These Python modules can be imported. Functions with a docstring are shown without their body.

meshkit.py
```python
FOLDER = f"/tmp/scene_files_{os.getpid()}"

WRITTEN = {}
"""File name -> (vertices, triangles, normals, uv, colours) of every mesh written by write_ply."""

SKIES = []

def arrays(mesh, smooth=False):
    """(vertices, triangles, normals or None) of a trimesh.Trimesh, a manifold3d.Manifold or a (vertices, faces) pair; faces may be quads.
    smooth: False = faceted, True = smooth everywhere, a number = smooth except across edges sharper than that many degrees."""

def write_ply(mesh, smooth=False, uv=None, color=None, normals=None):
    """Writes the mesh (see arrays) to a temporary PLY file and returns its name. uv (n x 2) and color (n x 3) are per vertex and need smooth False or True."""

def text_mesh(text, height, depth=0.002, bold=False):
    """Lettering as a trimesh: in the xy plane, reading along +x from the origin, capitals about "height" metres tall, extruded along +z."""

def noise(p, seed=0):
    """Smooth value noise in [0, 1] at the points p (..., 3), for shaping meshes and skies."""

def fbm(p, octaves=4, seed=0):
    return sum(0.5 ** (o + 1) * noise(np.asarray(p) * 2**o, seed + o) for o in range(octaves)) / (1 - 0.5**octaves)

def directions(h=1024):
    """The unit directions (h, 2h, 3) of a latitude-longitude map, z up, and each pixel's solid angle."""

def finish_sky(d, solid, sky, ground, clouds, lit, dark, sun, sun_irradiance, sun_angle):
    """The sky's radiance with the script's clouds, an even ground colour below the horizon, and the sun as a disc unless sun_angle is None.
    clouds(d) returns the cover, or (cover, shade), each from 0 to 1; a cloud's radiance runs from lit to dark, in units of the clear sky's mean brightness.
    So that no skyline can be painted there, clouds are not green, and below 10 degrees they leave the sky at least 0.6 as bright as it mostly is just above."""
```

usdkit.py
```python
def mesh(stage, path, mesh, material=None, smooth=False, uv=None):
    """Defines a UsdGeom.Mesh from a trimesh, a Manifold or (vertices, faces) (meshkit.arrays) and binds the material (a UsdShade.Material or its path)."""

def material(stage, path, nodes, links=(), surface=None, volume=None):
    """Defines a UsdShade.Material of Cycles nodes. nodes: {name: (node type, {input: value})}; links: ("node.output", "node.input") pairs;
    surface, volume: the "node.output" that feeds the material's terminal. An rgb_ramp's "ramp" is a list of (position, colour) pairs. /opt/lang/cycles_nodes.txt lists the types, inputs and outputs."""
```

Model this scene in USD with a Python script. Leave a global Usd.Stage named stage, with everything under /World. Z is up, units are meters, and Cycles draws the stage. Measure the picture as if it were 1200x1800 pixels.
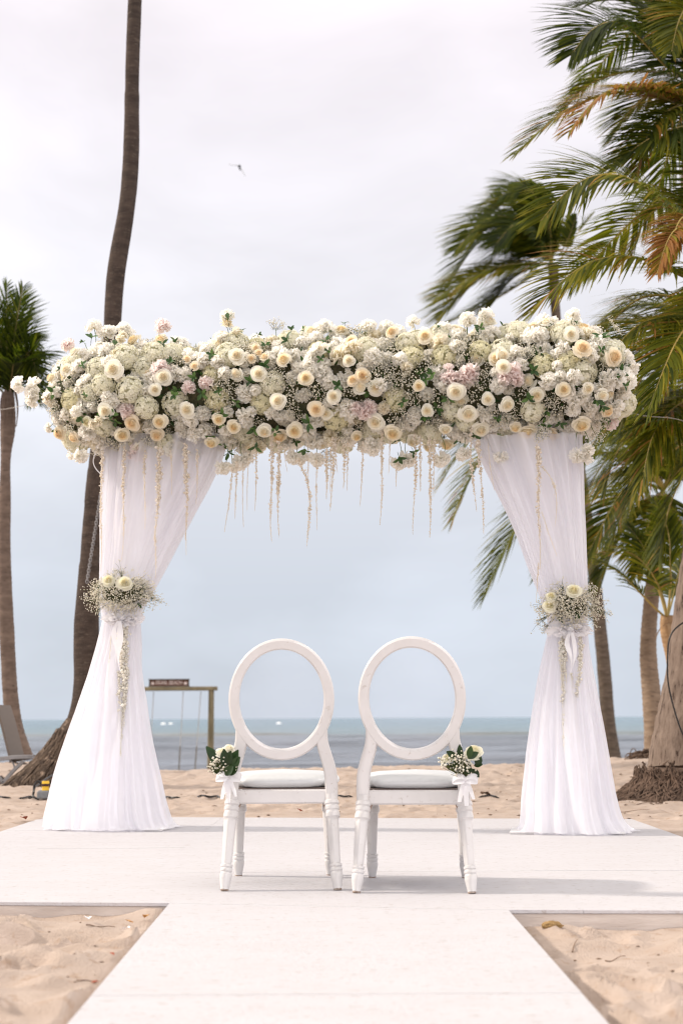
import math, random
import numpy as np, trimesh, usdkit, meshkit
from pxr import Usd, UsdGeom, UsdLux, UsdShade, Gf, Sdf, Vt
from shapely.geometry import Polygon, box as sbox

stage = Usd.Stage.CreateInMemory()
UsdGeom.SetStageUpAxis(stage, 'Z'); UsdGeom.SetStageMetersPerUnit(stage, 1.0)
UsdGeom.Xform.Define(stage, '/World'); UsdGeom.Scope.Define(stage, '/World/Looks')
rng = np.random.default_rng(7); random.seed(7)
PI = math.pi

# ------------------------------------------------------------------ camera, sky, sun, exposure
FPX, PITCH, ROLL, CAMZ = 2500.0, math.radians(8.25), -0.0052, 0.67
EYE = np.array([0.0, 0.0, CAMZ])
_F = np.array([0, math.cos(PITCH), math.sin(PITCH)]); _U0 = np.array([0, -math.sin(PITCH), math.cos(PITCH)]); _X = np.array([1.0, 0, 0])
_R = _X * math.cos(ROLL) + _U0 * math.sin(ROLL); _U = -_X * math.sin(ROLL) + _U0 * math.cos(ROLL)
cam = UsdGeom.Camera.Define(stage, '/World/camera')
cam.CreateFocalLengthAttr(50.0); cam.CreateHorizontalApertureAttr(24.0); cam.CreateVerticalApertureAttr(36.0)
cam.CreateFStopAttr(3.0); cam.CreateFocusDistanceAttr(7.0); cam.CreateClippingRangeAttr(Gf.Vec2f(0.05, 100000))
cam.CreateExposureAttr(0.50)
cam.AddTransformOp().Set(Gf.Matrix4d(*_R, 0, *_U, 0, *(-_F), 0, *EYE, 1))

SUN = np.array([-1.0, 0.12, 0.62]); SUN /= np.linalg.norm(SUN)
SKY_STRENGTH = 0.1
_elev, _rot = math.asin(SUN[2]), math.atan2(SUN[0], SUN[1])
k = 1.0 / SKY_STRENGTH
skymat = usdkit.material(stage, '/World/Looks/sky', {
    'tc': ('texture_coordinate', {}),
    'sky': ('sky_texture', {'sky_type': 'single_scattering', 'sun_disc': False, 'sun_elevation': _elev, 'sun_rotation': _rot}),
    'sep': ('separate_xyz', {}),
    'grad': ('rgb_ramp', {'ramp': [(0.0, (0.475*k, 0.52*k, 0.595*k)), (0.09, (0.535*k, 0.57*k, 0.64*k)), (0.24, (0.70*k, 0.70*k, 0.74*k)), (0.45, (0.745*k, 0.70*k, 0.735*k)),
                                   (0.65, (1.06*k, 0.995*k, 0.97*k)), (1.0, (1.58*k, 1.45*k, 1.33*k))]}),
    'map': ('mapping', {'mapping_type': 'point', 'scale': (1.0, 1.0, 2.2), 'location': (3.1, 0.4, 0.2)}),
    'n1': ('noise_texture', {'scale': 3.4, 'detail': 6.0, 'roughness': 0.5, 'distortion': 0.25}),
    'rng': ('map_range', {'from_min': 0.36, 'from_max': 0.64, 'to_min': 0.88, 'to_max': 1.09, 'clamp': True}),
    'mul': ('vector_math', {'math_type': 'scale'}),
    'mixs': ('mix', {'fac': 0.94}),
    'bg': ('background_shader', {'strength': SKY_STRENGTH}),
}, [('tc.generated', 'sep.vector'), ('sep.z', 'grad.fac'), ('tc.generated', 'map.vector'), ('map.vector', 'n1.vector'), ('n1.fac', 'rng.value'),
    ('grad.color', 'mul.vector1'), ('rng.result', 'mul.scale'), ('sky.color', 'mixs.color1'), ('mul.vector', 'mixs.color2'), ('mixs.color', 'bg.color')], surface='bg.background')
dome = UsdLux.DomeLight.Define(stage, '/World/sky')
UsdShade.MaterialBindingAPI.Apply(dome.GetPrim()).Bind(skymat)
dome.GetPrim().SetCustomDataByKey('kind', 'structure')
sun = UsdLux.DistantLight.Define(stage, '/World/sun')
sun.CreateNormalizeAttr(True); sun.CreateIntensityAttr(0.68); sun.CreateAngleAttr(3.5); sun.CreateColorAttr(Gf.Vec3f(1.0, 0.9, 0.78))
_z = SUN; _x = np.cross([0, 0, 1.0], _z); _x /= np.linalg.norm(_x); _y = np.cross(_z, _x)
sun.AddTransformOp().Set(Gf.Matrix4d(*_x, 0, *_y, 0, *_z, 0, 0, 0, 30, 1))

# ------------------------------------------------------------------ helpers: picking points, scene tree
def ray(px, py):
    return _F + (px - 600) / FPX * _R + (900 - py) / FPX * _U
def P(px, py, dist):
    d = ray(px, py); return EYE + d * (dist / d[1])
def G(px, py, z=0.0):
    d = ray(px, py); return EYE + d * ((z - CAMZ) / d[2])
def proj(p):
    q = np.asarray(p, float) - EYE; w = q @ _F
    return 600 + FPX * (q @ _R) / w, 900 - FPX * (q @ _U) / w

_used, OFF = {}, {}
def numbered(name, parent='/World'):
    n = _used.get((parent, name), 0); _used[(parent, name)] = n + 1
    return name if n == 0 else f'{name}_{n:03d}'
def setdata(prim, label=None, cat=None, group=None, kind=None):
    for key, v in (('label', label), ('category', cat), ('group', group), ('kind', kind)):
        if v: prim.SetCustomDataByKey(key, v)
    return prim
GROUPS = {'coconut_palm': 'coconut palms along the beach', 'drape': 'drapes on the arch posts', 'tieback_bouquet': 'bouquets tying back the drapes', 'chair_posy': 'posies tied to the chairs', 'dry_leaf': 'dry leaves on the sand',
          'twig': 'twigs on the sand', 'plastic_scrap': 'plastic scraps on the sand', 'seaweed_clump': 'seaweed clumps at the stage front', 'breaking_wave': 'breaking waves far out'}
def thing(name, label, cat, loc=(0, 0, 0), rotz=0.0, group=None):
    group = group or GROUPS.get(name)
    path = '/World/' + numbered(name)
    x = UsdGeom.Xform.Define(stage, path); x.AddTranslateOp().Set(Gf.Vec3d(*map(float, loc)))
    if rotz: x.AddRotateZOp().Set(float(rotz))
    OFF[path] = np.asarray(loc, float)
    return setdata(x.GetPrim(), label, cat, group)
def obj(name, mesh, material, parent=None, smooth=30, tone=None, kind=None, label=None, local=False, xf=None):
    pp = '/World' if parent is None else str(parent.GetPath())
    path = pp + '/' + numbered(name, pp)
    off = OFF.get(pp, np.zeros(3)); OFF[path] = off
    if tone is not None:
        v, f = mesh; v = np.asarray(v, float)
        if xf is None and not local: v = v - off
        if np.shape(f)[1] == 4: f = np.vstack([f[:, [0, 1, 2]], f[:, [0, 2, 3]]])
        m = usdkit.mesh(stage, path, trimesh.Trimesh(v, f, process=False), material, smooth=True if smooth else False)
        UsdGeom.PrimvarsAPI(m).CreatePrimvar('tone', Sdf.ValueTypeNames.FloatArray, 'vertex').Set(Vt.FloatArray.FromNumpy(np.asarray(tone, np.float32)))
    else:
        if isinstance(mesh, tuple): mesh = trimesh.Trimesh(np.asarray(mesh[0], float), tri(mesh[1]), process=False)
        elif hasattr(mesh, 'to_mesh'):
            mm = mesh.to_mesh(); mesh = trimesh.Trimesh(mm.vert_properties[:, :3], mm.tri_verts, process=False)
        if xf is None and not local: mesh = mesh.copy(); mesh.vertices = mesh.vertices - off
        m = usdkit.mesh(stage, path, mesh, material, smooth=smooth)
    if xf is not None:
        M4 = np.array(xf, float); M4[:3, 3] -= off
        m.AddTransformOp().Set(Gf.Matrix4d(*M4.T.ravel()))
    return setdata(m.GetPrim(), label, None, None, kind)
def dup(root, label, loc, rotz):
    was = root.GetCustomData()
    r = thing(root.GetName(), label, was['category'], loc, rotz, was.get('group'))
    r.GetReferences().AddInternalReference(root.GetPath()); r.SetInstanceable(True)
    return r
def tri(f):
    f = np.asarray(f, int)
    return np.vstack([f[:, [0, 1, 2]], f[:, [0, 2, 3]]]) if f.shape[1] == 4 else f

# ------------------------------------------------------------------ helpers: shapes (all return (v, f))
class MB:
    def __init__(s): s.v, s.f, s.t, s.n = [], [], [], 0
    def add(s, v, f, tone=None):
        v = np.asarray(v, float); f = tri(f)
        s.v.append(v); s.f.append(f + s.n); s.n += len(v)
        s.t.append(np.broadcast_to(0.5 if tone is None else tone, (len(v),)))
        return s
    def m(s): return s.vf()
    def vf(s): return np.vstack(s.v), np.vstack(s.f)
    def tone(s): return np.concatenate(s.t)
def gridf(nu, nv, wrap=False):
    """faces of an (nv rows) x (nu columns) grid"""
    i, j = np.meshgrid(np.arange(nv - 1), np.arange(nu if wrap else nu - 1), indexing='ij')
    j2 = (j + 1) % nu
    return tri(np.stack([i * nu + j, i * nu + j2, (i + 1) * nu + j2, (i + 1) * nu + j], -1).reshape(-1, 4))
def unit(v):
    v = np.asarray(v, float); return v / (np.linalg.norm(v, axis=-1, keepdims=True) + 1e-12)
def tube(pts, radii, sides=8, cap=True):
    p = np.asarray(pts, float); t = unit(np.gradient(p, axis=0))
    ref = np.array([0, 0, 1.0]) if abs(t[:, 2]).mean() < 0.8 else np.array([0, -1.0, 0])
    a = unit(np.cross(t, ref)); b = np.cross(t, a); ang = np.arange(sides) * 2 * PI / sides
    r = np.broadcast_to(radii, (len(p),))[:, None, None] if np.ndim(radii) < 2 else np.asarray(radii)[:, :, None]
    v = (p[:, None] + r * (np.cos(ang)[None, :, None] * a[:, None] + np.sin(ang)[None, :, None] * b[:, None])).reshape(-1, 3)
    f = gridf(sides, len(p), True)
    if cap:
        n = len(v); v = np.vstack([v, p[0], p[-1]]); k0 = np.arange(sides); k1 = (k0 + 1) % sides; o = (len(p) - 1) * sides
        f = np.vstack([f, np.stack([k1, k0, np.full(sides, n)], 1), np.stack([o + k0, o + k1, np.full(sides, n + 1)], 1)])
    return v, f
def spline(pts, n):
    p = np.asarray(pts, float); m = len(p)
    from scipy.interpolate import CubicSpline
    s = np.concatenate([[0], np.cumsum(np.linalg.norm(np.diff(p[:, :3], axis=0), axis=1) + 1e-9)])
    return CubicSpline(s, p, bc_type='natural')(np.linspace(0, s[-1], n)) if m > 2 else p[0] + (p[1] - p[0]) * np.linspace(0, 1, n)[:, None]
def bx(cx, cy, cz, sx, sy, sz, bev=0.0):
    if bev:
        import manifold3d as m3
        pts = []
        for i in (-1, 1):
            for j in (-1, 1):
                for l in (-1, 1):
                    for ax in range(3):
                        q = np.array([i * sx / 2, j * sy / 2, l * sz / 2]); q[[a for a in range(3) if a != ax]] -= np.array([i, j, l])[[a for a in range(3) if a != ax]] * bev
                        pts.append(q + [cx, cy, cz])
        h = m3.Manifold.hull_points(np.array(pts)).to_mesh()
        return np.array(h.vert_properties[:, :3]), np.array(h.tri_verts)
    b = trimesh.creation.box([sx, sy, sz]); return np.array(b.vertices) + [cx, cy, cz], np.array(b.faces)
def frame(axis, spin=0.0):
    z = unit(axis); x = unit(np.cross([0.13, 0.31, 0.94] if abs(z[2]) < 0.9 else [0, 1, 0.1], z)); y = np.cross(z, x)
    c, s = math.cos(spin), math.sin(spin)
    return np.stack([c * x + s * y, -s * x + c * y, z], 1)
def xform(pos, axis, scale=1.0, spin=0.0):
    M4 = np.eye(4); M4[:3, :3] = frame(axis, spin) * scale; M4[:3, 3] = pos; return M4
def sweep_rect(path, W, T, normal, closed=False, ch=0.25, n=1):
    """sweep of a chamfered rectangle: W in the plane across the path, T along normal"""
    p = np.asarray(path, float); W = np.broadcast_to(W, (len(p),)); T = np.broadcast_to(T, (len(p),))
    t = unit((np.roll(p, -1, 0) - np.roll(p, 1, 0)) if closed else np.gradient(p, axis=0))
    N = unit(normal - (t @ np.asarray(normal))[:, None] * t); S = np.cross(t, N)
    c = 1 - ch
    sec = np.array([(c, 1), (-c, 1), (-1, c), (-1, -c), (-c, -1), (c, -1), (1, -c), (1, c)], float) / 2
    v = (p[:, None] + sec[None, :, 0, None] * W[:, None, None] * S[:, None] + sec[None, :, 1, None] * T[:, None, None] * N[:, None]).reshape(-1, 3)
    if closed: v = np.vstack([v, v[:8]])
    m = len(p) + (1 if closed else 0)
    f = gridf(8, m, True)
    if not closed:
        o = (m - 1) * 8
        f = np.vstack([f, [[0, i + 1, i] for i in range(1, 7)], [[o, o + i, o + i + 1] for i in range(1, 7)]])
    return v, f
def strip(path, half, thick=0.0):
    p = np.asarray(path, float); half = np.broadcast_to(half, (len(p), 3))
    v = np.stack([p - half, p, p + half], 1).reshape(-1, 3)
    return v, gridf(3, len(p))
OCT_V = np.array([(1, 0, 0), (-1, 0, 0), (0, 1, 0), (0, -1, 0), (0, 0, 1), (0, 0, -1)], float)
OCT_F = np.array([(0, 2, 4), (2, 1, 4), (1, 3, 4), (3, 0, 4), (2, 0, 5), (1, 2, 5), (3, 1, 5), (0, 3, 5)])
def beads(centers, radii, squash=None):
    c = np.asarray(centers, float); n = len(c); r = np.broadcast_to(radii, (n,))
    v = (c[:, None] + r[:, None, None] * OCT_V[None] * (1 if squash is None else squash)).reshape(-1, 3)
    f = (OCT_F[None] + 6 * np.arange(n)[:, None, None]).reshape(-1, 3)
    return v, f

# ------------------------------------------------------------------ materials
def look(name, c1, c2=None, scale=6.0, rough=0.6, bump=0.0, bscale=40.0, trans=0.0, spec=0.3, stretch=(1, 1, 1), detail=4.0, metal=0.0, lo=0.35, hi=0.65, sheen=0.0, alpha=0.0, third=None, tscale=30.0, tlo=0.56, thi=0.68):
    c2 = c2 or c1
    nd = {'g': ('geometry', {}), 'm': ('mapping', {'mapping_type': 'point', 'scale': stretch}),
          'n': ('noise_texture', {'scale': scale, 'detail': detail, 'roughness': 0.6}),
          'r': ('rgb_ramp', {'ramp': [(lo, c1), (hi, c2)]}),
          'p': ('principled_bsdf', {'roughness': rough, 'specular_ior_level': spec, 'metallic': metal, 'sheen_weight': sheen})}
    ln = [('g.position', 'm.vector'), ('m.vector', 'n.vector'), ('n.fac', 'r.fac')]
    col = 'r.color'
    if third:
        nd['n3'] = ('noise_texture', {'scale': tscale, 'detail': 3.0, 'roughness': 0.7}); nd['r3'] = ('rgb_ramp', {'ramp': [(tlo, (0, 0, 0)), (thi, (1, 1, 1))]})
        nd['mx'] = ('mix', {'color2': third}); ln += [('m.vector', 'n3.vector'), ('n3.fac', 'r3.fac'), ('r3.color', 'mx.fac'), (col, 'mx.color1')]; col = 'mx.color'
    ln.append((col, 'p.base_color'))
    if bump:
        nd['bn'] = ('noise_texture', {'scale': bscale, 'detail': 4.0, 'roughness': 0.65}); nd['b'] = ('bump', {'strength': min(1.0, bump), 'distance': 0.02 * max(1, bump)})
        ln += [('m.vector', 'bn.vector'), ('bn.fac', 'b.height'), ('b.normal', 'p.normal')]
    out = 'p.BSDF'
    if trans:
        nd['t'] = ('translucent_bsdf', {}); nd['mt'] = ('mix_closure', {'fac': trans})
        ln += [(col, 't.color'), (out, 'mt.closure1'), ('t.BSDF', 'mt.closure2')]; out = 'mt.closure'
    if alpha:
        nd['tr'] = ('transparent_bsdf', {}); nd['ma'] = ('mix_closure', {'fac': 1 - alpha})
        ln += [('tr.BSDF', 'ma.closure1'), (out, 'ma.closure2')]; out = 'ma.closure'
    return usdkit.material(stage, '/World/Looks/' + name, nd, ln, surface=out)
def tonelook(name, ramp, rough=0.6, trans=0.3, spec=0.25, sheen=0.0):
    """colour from the mesh's tone: petals from heart to rim, leaflets from young to dry"""
    nd = {'a': ('attribute', {'attribute': 'tone'}), 'r': ('rgb_ramp', {'ramp': ramp}),
          'p': ('principled_bsdf', {'roughness': rough, 'specular_ior_level': spec, 'sheen_weight': sheen}),
          't': ('translucent_bsdf', {}), 'mt': ('mix_closure', {'fac': trans})}
    ln = [('a.fac', 'r.fac'), ('r.color', 'p.base_color'), ('r.color', 't.color'), ('p.BSDF', 'mt.closure1'), ('t.BSDF', 'mt.closure2')]
    return usdkit.material(stage, '/World/Looks/' + name, nd, ln, surface='mt.closure')

M = {}
M['deck'] = look('deck_paint', (0.535, 0.525, 0.545), (0.515, 0.50, 0.515), 3.0, 0.65, 0.4, 60, stretch=(1, 2.4, 1), third=(0.42, 0.39, 0.38), tscale=22, tlo=0.585, thi=0.65)
M['fascia'] = look('fascia_paint', (0.62, 0.56, 0.515), (0.50, 0.44, 0.40), 7.0, 0.7, 0.3, 60, stretch=(0.6, 1, 4))
M['wood_dark'] = look('under_wood', (0.20, 0.15, 0.11), (0.12, 0.09, 0.07), 8)
M['sand'] = look('beach_sand', (0.50, 0.405, 0.342), (0.425, 0.335, 0.275), 5.0, 0.9, 0.6, 110, third=(0.40, 0.295, 0.225), tscale=16)
M['chair'] = look('chair_paint', (0.625, 0.605, 0.60), (0.59, 0.57, 0.56), 9, 0.38, 0.05, 30, spec=0.45, third=(0.50, 0.465, 0.44), tscale=40, tlo=0.62, thi=0.72)
M['scuff'] = look('scuffed_foot', (0.30, 0.20, 0.15), (0.5, 0.42, 0.36), 90, 0.8)
M['leather'] = look('seat_vinyl', (0.60, 0.615, 0.62), (0.56, 0.575, 0.585), 6, 0.35, 0.12, 26, spec=0.5)
M['gap_shade'] = look('seat_shadow_gap', (0.22, 0.17, 0.15), None, 8)  # dark brown on the seat board paints in the shade under the cushion
M['tulle'] = look('tulle', (0.905, 0.90, 0.93), (0.885, 0.88, 0.92), 4, 0.7, 0, trans=0.48, sheen=0.15, alpha=0.36)
M['lining'] = look('tulle_lining', (0.905, 0.90, 0.93), (0.885, 0.88, 0.92), 4, 0.7, 0, trans=0.48, alpha=0.18)
M['ribbon'] = look('ribbon', (0.93, 0.92, 0.93), (0.91, 0.90, 0.915), 14, 0.5, 0, trans=0.35, sheen=0.2)
M['white_metal'] = look('white_frame', (0.75, 0.73, 0.72), None, 5, 0.4)
M['cable'] = look('black_cable', (0.015, 0.014, 0.014), None, 5, 0.4)
M['plug_yellow'] = look('yellow_plastic', (0.75, 0.48, 0.05), None, 5, 0.4)
M['plug_dark'] = look('brown_band', (0.05, 0.02, 0.015), None, 5, 0.4)
M['box_grey'] = look('grey_box', (0.18, 0.19, 0.20), (0.13, 0.14, 0.15), 20, 0.5)
M['lounger'] = look('taupe_mesh', (0.15, 0.12, 0.10), (0.12, 0.097, 0.08), 60, 0.7)
M['lounger_metal'] = look('lounger_metal', (0.28, 0.27, 0.27), (0.22, 0.21, 0.21), 9, 0.35, metal=0.4)
M['swing_wood'] = look('swing_wood', (0.24, 0.19, 0.11), (0.13, 0.105, 0.06), 5, 0.8, 0.5, 30, stretch=(1, 1, 0.3))
M['rope'] = look('rope', (0.42, 0.40, 0.37), (0.34, 0.31, 0.28), 30, 0.9)
M['rope_wet'] = look('rope_wet', (0.24, 0.215, 0.18), (0.18, 0.16, 0.135), 30, 0.9)
M['sign_board'] = look('sign_board', (0.16, 0.07, 0.045), (0.11, 0.05, 0.035), 9, 0.7)
M['sign_frame'] = look('sign_frame', (0.07, 0.05, 0.035), None, 9, 0.7)
M['sign_letter'] = look('sign_letter', (0.68, 0.56, 0.50), None, 9, 0.7)
M['bird'] = look('bird_plumage', (0.10, 0.10, 0.11), (0.05, 0.05, 0.055), 20, 0.8)
M['bird_wing'] = look('bird_wing', (0.5, 0.5, 0.5), (0.38, 0.38, 0.39), 8, 0.8)
M['foam'] = look('wave_foam', (0.85, 0.86, 0.86), None, 5, 0.8)
M['twig'] = look('twig', (0.12, 0.08, 0.06), (0.22, 0.15, 0.10), 40, 0.8)
M['dry_leaf'] = look('dry_leaf', (0.45, 0.22, 0.08), (0.60, 0.34, 0.12), 60, 0.7)
M['red_leaf'] = look('red_leaf', (0.32, 0.09, 0.05), None, 60, 0.7)
M['scrap'] = look('white_scrap', (0.85, 0.85, 0.88), None, 5, 0.4)
M['seaweed'] = look('seaweed', (0.42, 0.27, 0.12), (0.30, 0.19, 0.08), 70, 0.9, 0.8, 90)
def bark(name, a, b, c):
    return look(name, a, b, 5.0, 0.9, 1.0, 34, stretch=(1, 1, 3.6), third=c, tscale=12)
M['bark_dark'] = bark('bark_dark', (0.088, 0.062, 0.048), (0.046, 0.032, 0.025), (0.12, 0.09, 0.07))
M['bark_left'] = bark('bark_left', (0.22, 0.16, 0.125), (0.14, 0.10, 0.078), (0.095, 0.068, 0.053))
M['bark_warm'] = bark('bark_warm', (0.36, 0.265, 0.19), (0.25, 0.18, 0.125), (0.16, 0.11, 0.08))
M['bark_big'] = look('bark_big', (0.29, 0.22, 0.175), (0.17, 0.122, 0.094), 7.0, 0.9, 1.0, 34, stretch=(3.2, 3.2, 0.55), third=(0.055, 0.034, 0.026), tscale=7, tlo=0.60, thi=0.66)
M['bark_back'] = bark('bark_back', (0.15, 0.11, 0.08), (0.085, 0.062, 0.044), (0.06, 0.042, 0.03))
M['root'] = look('palm_root', (0.16, 0.105, 0.075), (0.07, 0.045, 0.032), 14, 0.9, 0.6, 60)
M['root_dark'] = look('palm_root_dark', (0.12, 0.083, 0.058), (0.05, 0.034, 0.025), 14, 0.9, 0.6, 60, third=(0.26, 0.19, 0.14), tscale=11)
M['husk'] = look('palm_husk', (0.40, 0.25, 0.13), (0.27, 0.165, 0.085), 9, 0.8, 0.4, 40)
M['rachis'] = look('rachis', (0.36, 0.25, 0.06), (0.24, 0.19, 0.045), 3, 0.45, spec=0.4)
M['rachis_dark'] = look('rachis_dark', (0.17, 0.13, 0.04), (0.11, 0.09, 0.03), 3, 0.5)
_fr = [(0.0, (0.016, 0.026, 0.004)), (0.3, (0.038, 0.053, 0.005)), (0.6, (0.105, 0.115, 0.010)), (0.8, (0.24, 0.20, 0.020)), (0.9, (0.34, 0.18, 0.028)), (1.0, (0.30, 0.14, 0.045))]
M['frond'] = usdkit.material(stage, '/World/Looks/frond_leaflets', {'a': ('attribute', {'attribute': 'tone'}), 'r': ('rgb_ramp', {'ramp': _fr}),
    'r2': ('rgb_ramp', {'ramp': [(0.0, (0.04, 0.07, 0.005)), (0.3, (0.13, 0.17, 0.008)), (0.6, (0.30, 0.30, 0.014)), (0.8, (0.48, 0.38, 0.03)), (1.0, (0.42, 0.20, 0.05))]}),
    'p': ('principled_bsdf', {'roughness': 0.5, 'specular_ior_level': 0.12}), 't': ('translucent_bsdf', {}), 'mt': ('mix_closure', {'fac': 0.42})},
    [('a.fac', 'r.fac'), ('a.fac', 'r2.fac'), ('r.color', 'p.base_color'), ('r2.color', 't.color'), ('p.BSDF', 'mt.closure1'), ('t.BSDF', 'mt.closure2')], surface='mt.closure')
M['leaf'] = tonelook('garland_leaf', [(0, (0.02, 0.05, 0.012)), (0.6, (0.05, 0.11, 0.025)), (1, (0.11, 0.20, 0.05))], 0.4, 0.25, 0.4)
M['dark_leaf'] = tonelook('bouquet_leaf', [(0, (0.010, 0.026, 0.008)), (0.6, (0.022, 0.052, 0.014)), (1, (0.06, 0.11, 0.02))], 0.38, 0.15, 0.4)
M['stem'] = look('green_stem', (0.10, 0.15, 0.05), (0.16, 0.20, 0.07), 20, 0.6)
M['moss'] = look('garland_base', (0.045, 0.055, 0.026), (0.10, 0.09, 0.05), 18, 0.95, 1.0, 60)
M['rose_cream'] = tonelook('rose_cream', [(0, (0.88, 0.66, 0.36)), (0.35, (0.91, 0.78, 0.52)), (0.7, (0.92, 0.84, 0.64)), (1, (0.92, 0.87, 0.73))], 0.55, 0.42, 0.15, 0.0)
M['rose_ivory'] = tonelook('rose_ivory', [(0, (0.88, 0.72, 0.48)), (0.3, (0.92, 0.84, 0.65)), (0.7, (0.92, 0.88, 0.75)), (1, (0.92, 0.90, 0.80))], 0.55, 0.42, 0.15, 0.0)
M['rose_peach'] = tonelook('rose_peach', [(0, (0.87, 0.63, 0.36)), (0.4, (0.91, 0.77, 0.53)), (1, (0.91, 0.83, 0.67))], 0.55, 0.42, 0.15, 0.0)
M['rose_green'] = tonelook('rose_green', [(0, (0.82, 0.72, 0.44)), (0.4, (0.88, 0.83, 0.60)), (1, (0.89, 0.87, 0.73))], 0.55, 0.42, 0.2, 0.1)
M['stock'] = tonelook('stock_white', [(0, (0.88, 0.85, 0.74)), (0.4, (0.95, 0.93, 0.87)), (1, (0.96, 0.945, 0.905))], 0.6, 0.62, 0.15, 0.0)
M['stock_cream'] = tonelook('stock_cream', [(0, (0.84, 0.77, 0.55)), (0.4, (0.91, 0.86, 0.72)), (1, (0.92, 0.88, 0.78))], 0.6, 0.62, 0.15, 0.0)
M['pink'] = tonelook('carnation_pink', [(0, (0.86, 0.68, 0.62)), (0.4, (0.92, 0.82, 0.79)), (1, (0.93, 0.87, 0.85))], 0.6, 0.62, 0.15, 0.0)
M['hydrangea'] = tonelook('hydrangea', [(0, (0.40, 0.40, 0.20)), (0.5, (0.83, 0.79, 0.55)), (1, (0.91, 0.88, 0.71))], 0.6, 0.52, 0.2)
M['hydrangea_white'] = tonelook('hydrangea_white', [(0, (0.52, 0.50, 0.32)), (0.5, (0.88, 0.86, 0.70)), (1, (0.93, 0.91, 0.82))], 0.6, 0.52, 0.2)
M['breath'] = tonelook('babys_breath', [(0, (0.07, 0.09, 0.025)), (0.3, (0.14, 0.155, 0.055)), (0.5, (0.78, 0.73, 0.57)), (1, (0.90, 0.87, 0.79))], 0.7, 0.25, 0.2)
M['amaranth'] = tonelook('amaranth', [(0, (0.88, 0.81, 0.68)), (0.5, (0.92, 0.86, 0.77)), (1, (0.94, 0.90, 0.84))], 0.75, 0.6, 0.1)
M['amaranth_pale'] = tonelook('amaranth_pale', [(0, (0.93, 0.89, 0.80)), (1, (0.96, 0.94, 0.88))], 0.8, 0.5, 0.1)
# clear pane in the chair backs
M['acrylic'] = usdkit.material(stage, '/World/Looks/acrylic', {
    't': ('transparent_bsdf', {'color': (0.97, 0.97, 0.98)}), 'g': ('glossy_bsdf', {'roughness': 0.05, 'color': (0.9, 0.9, 0.9)}),
    'fr': ('fresnel', {'IOR': 1.35}), 'd': ('diffuse_bsdf', {'color': (0.75, 0.75, 0.78)}), 'm0': ('mix_closure', {'fac': 0.04}), 'm': ('mix_closure', {})},
    [('t.BSDF', 'm0.closure1'), ('d.BSDF', 'm0.closure2'), ('fr.fac', 'm.fac'), ('m0.closure', 'm.closure1'), ('g.BSDF', 'm.closure2')], surface='m.closure')
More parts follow.
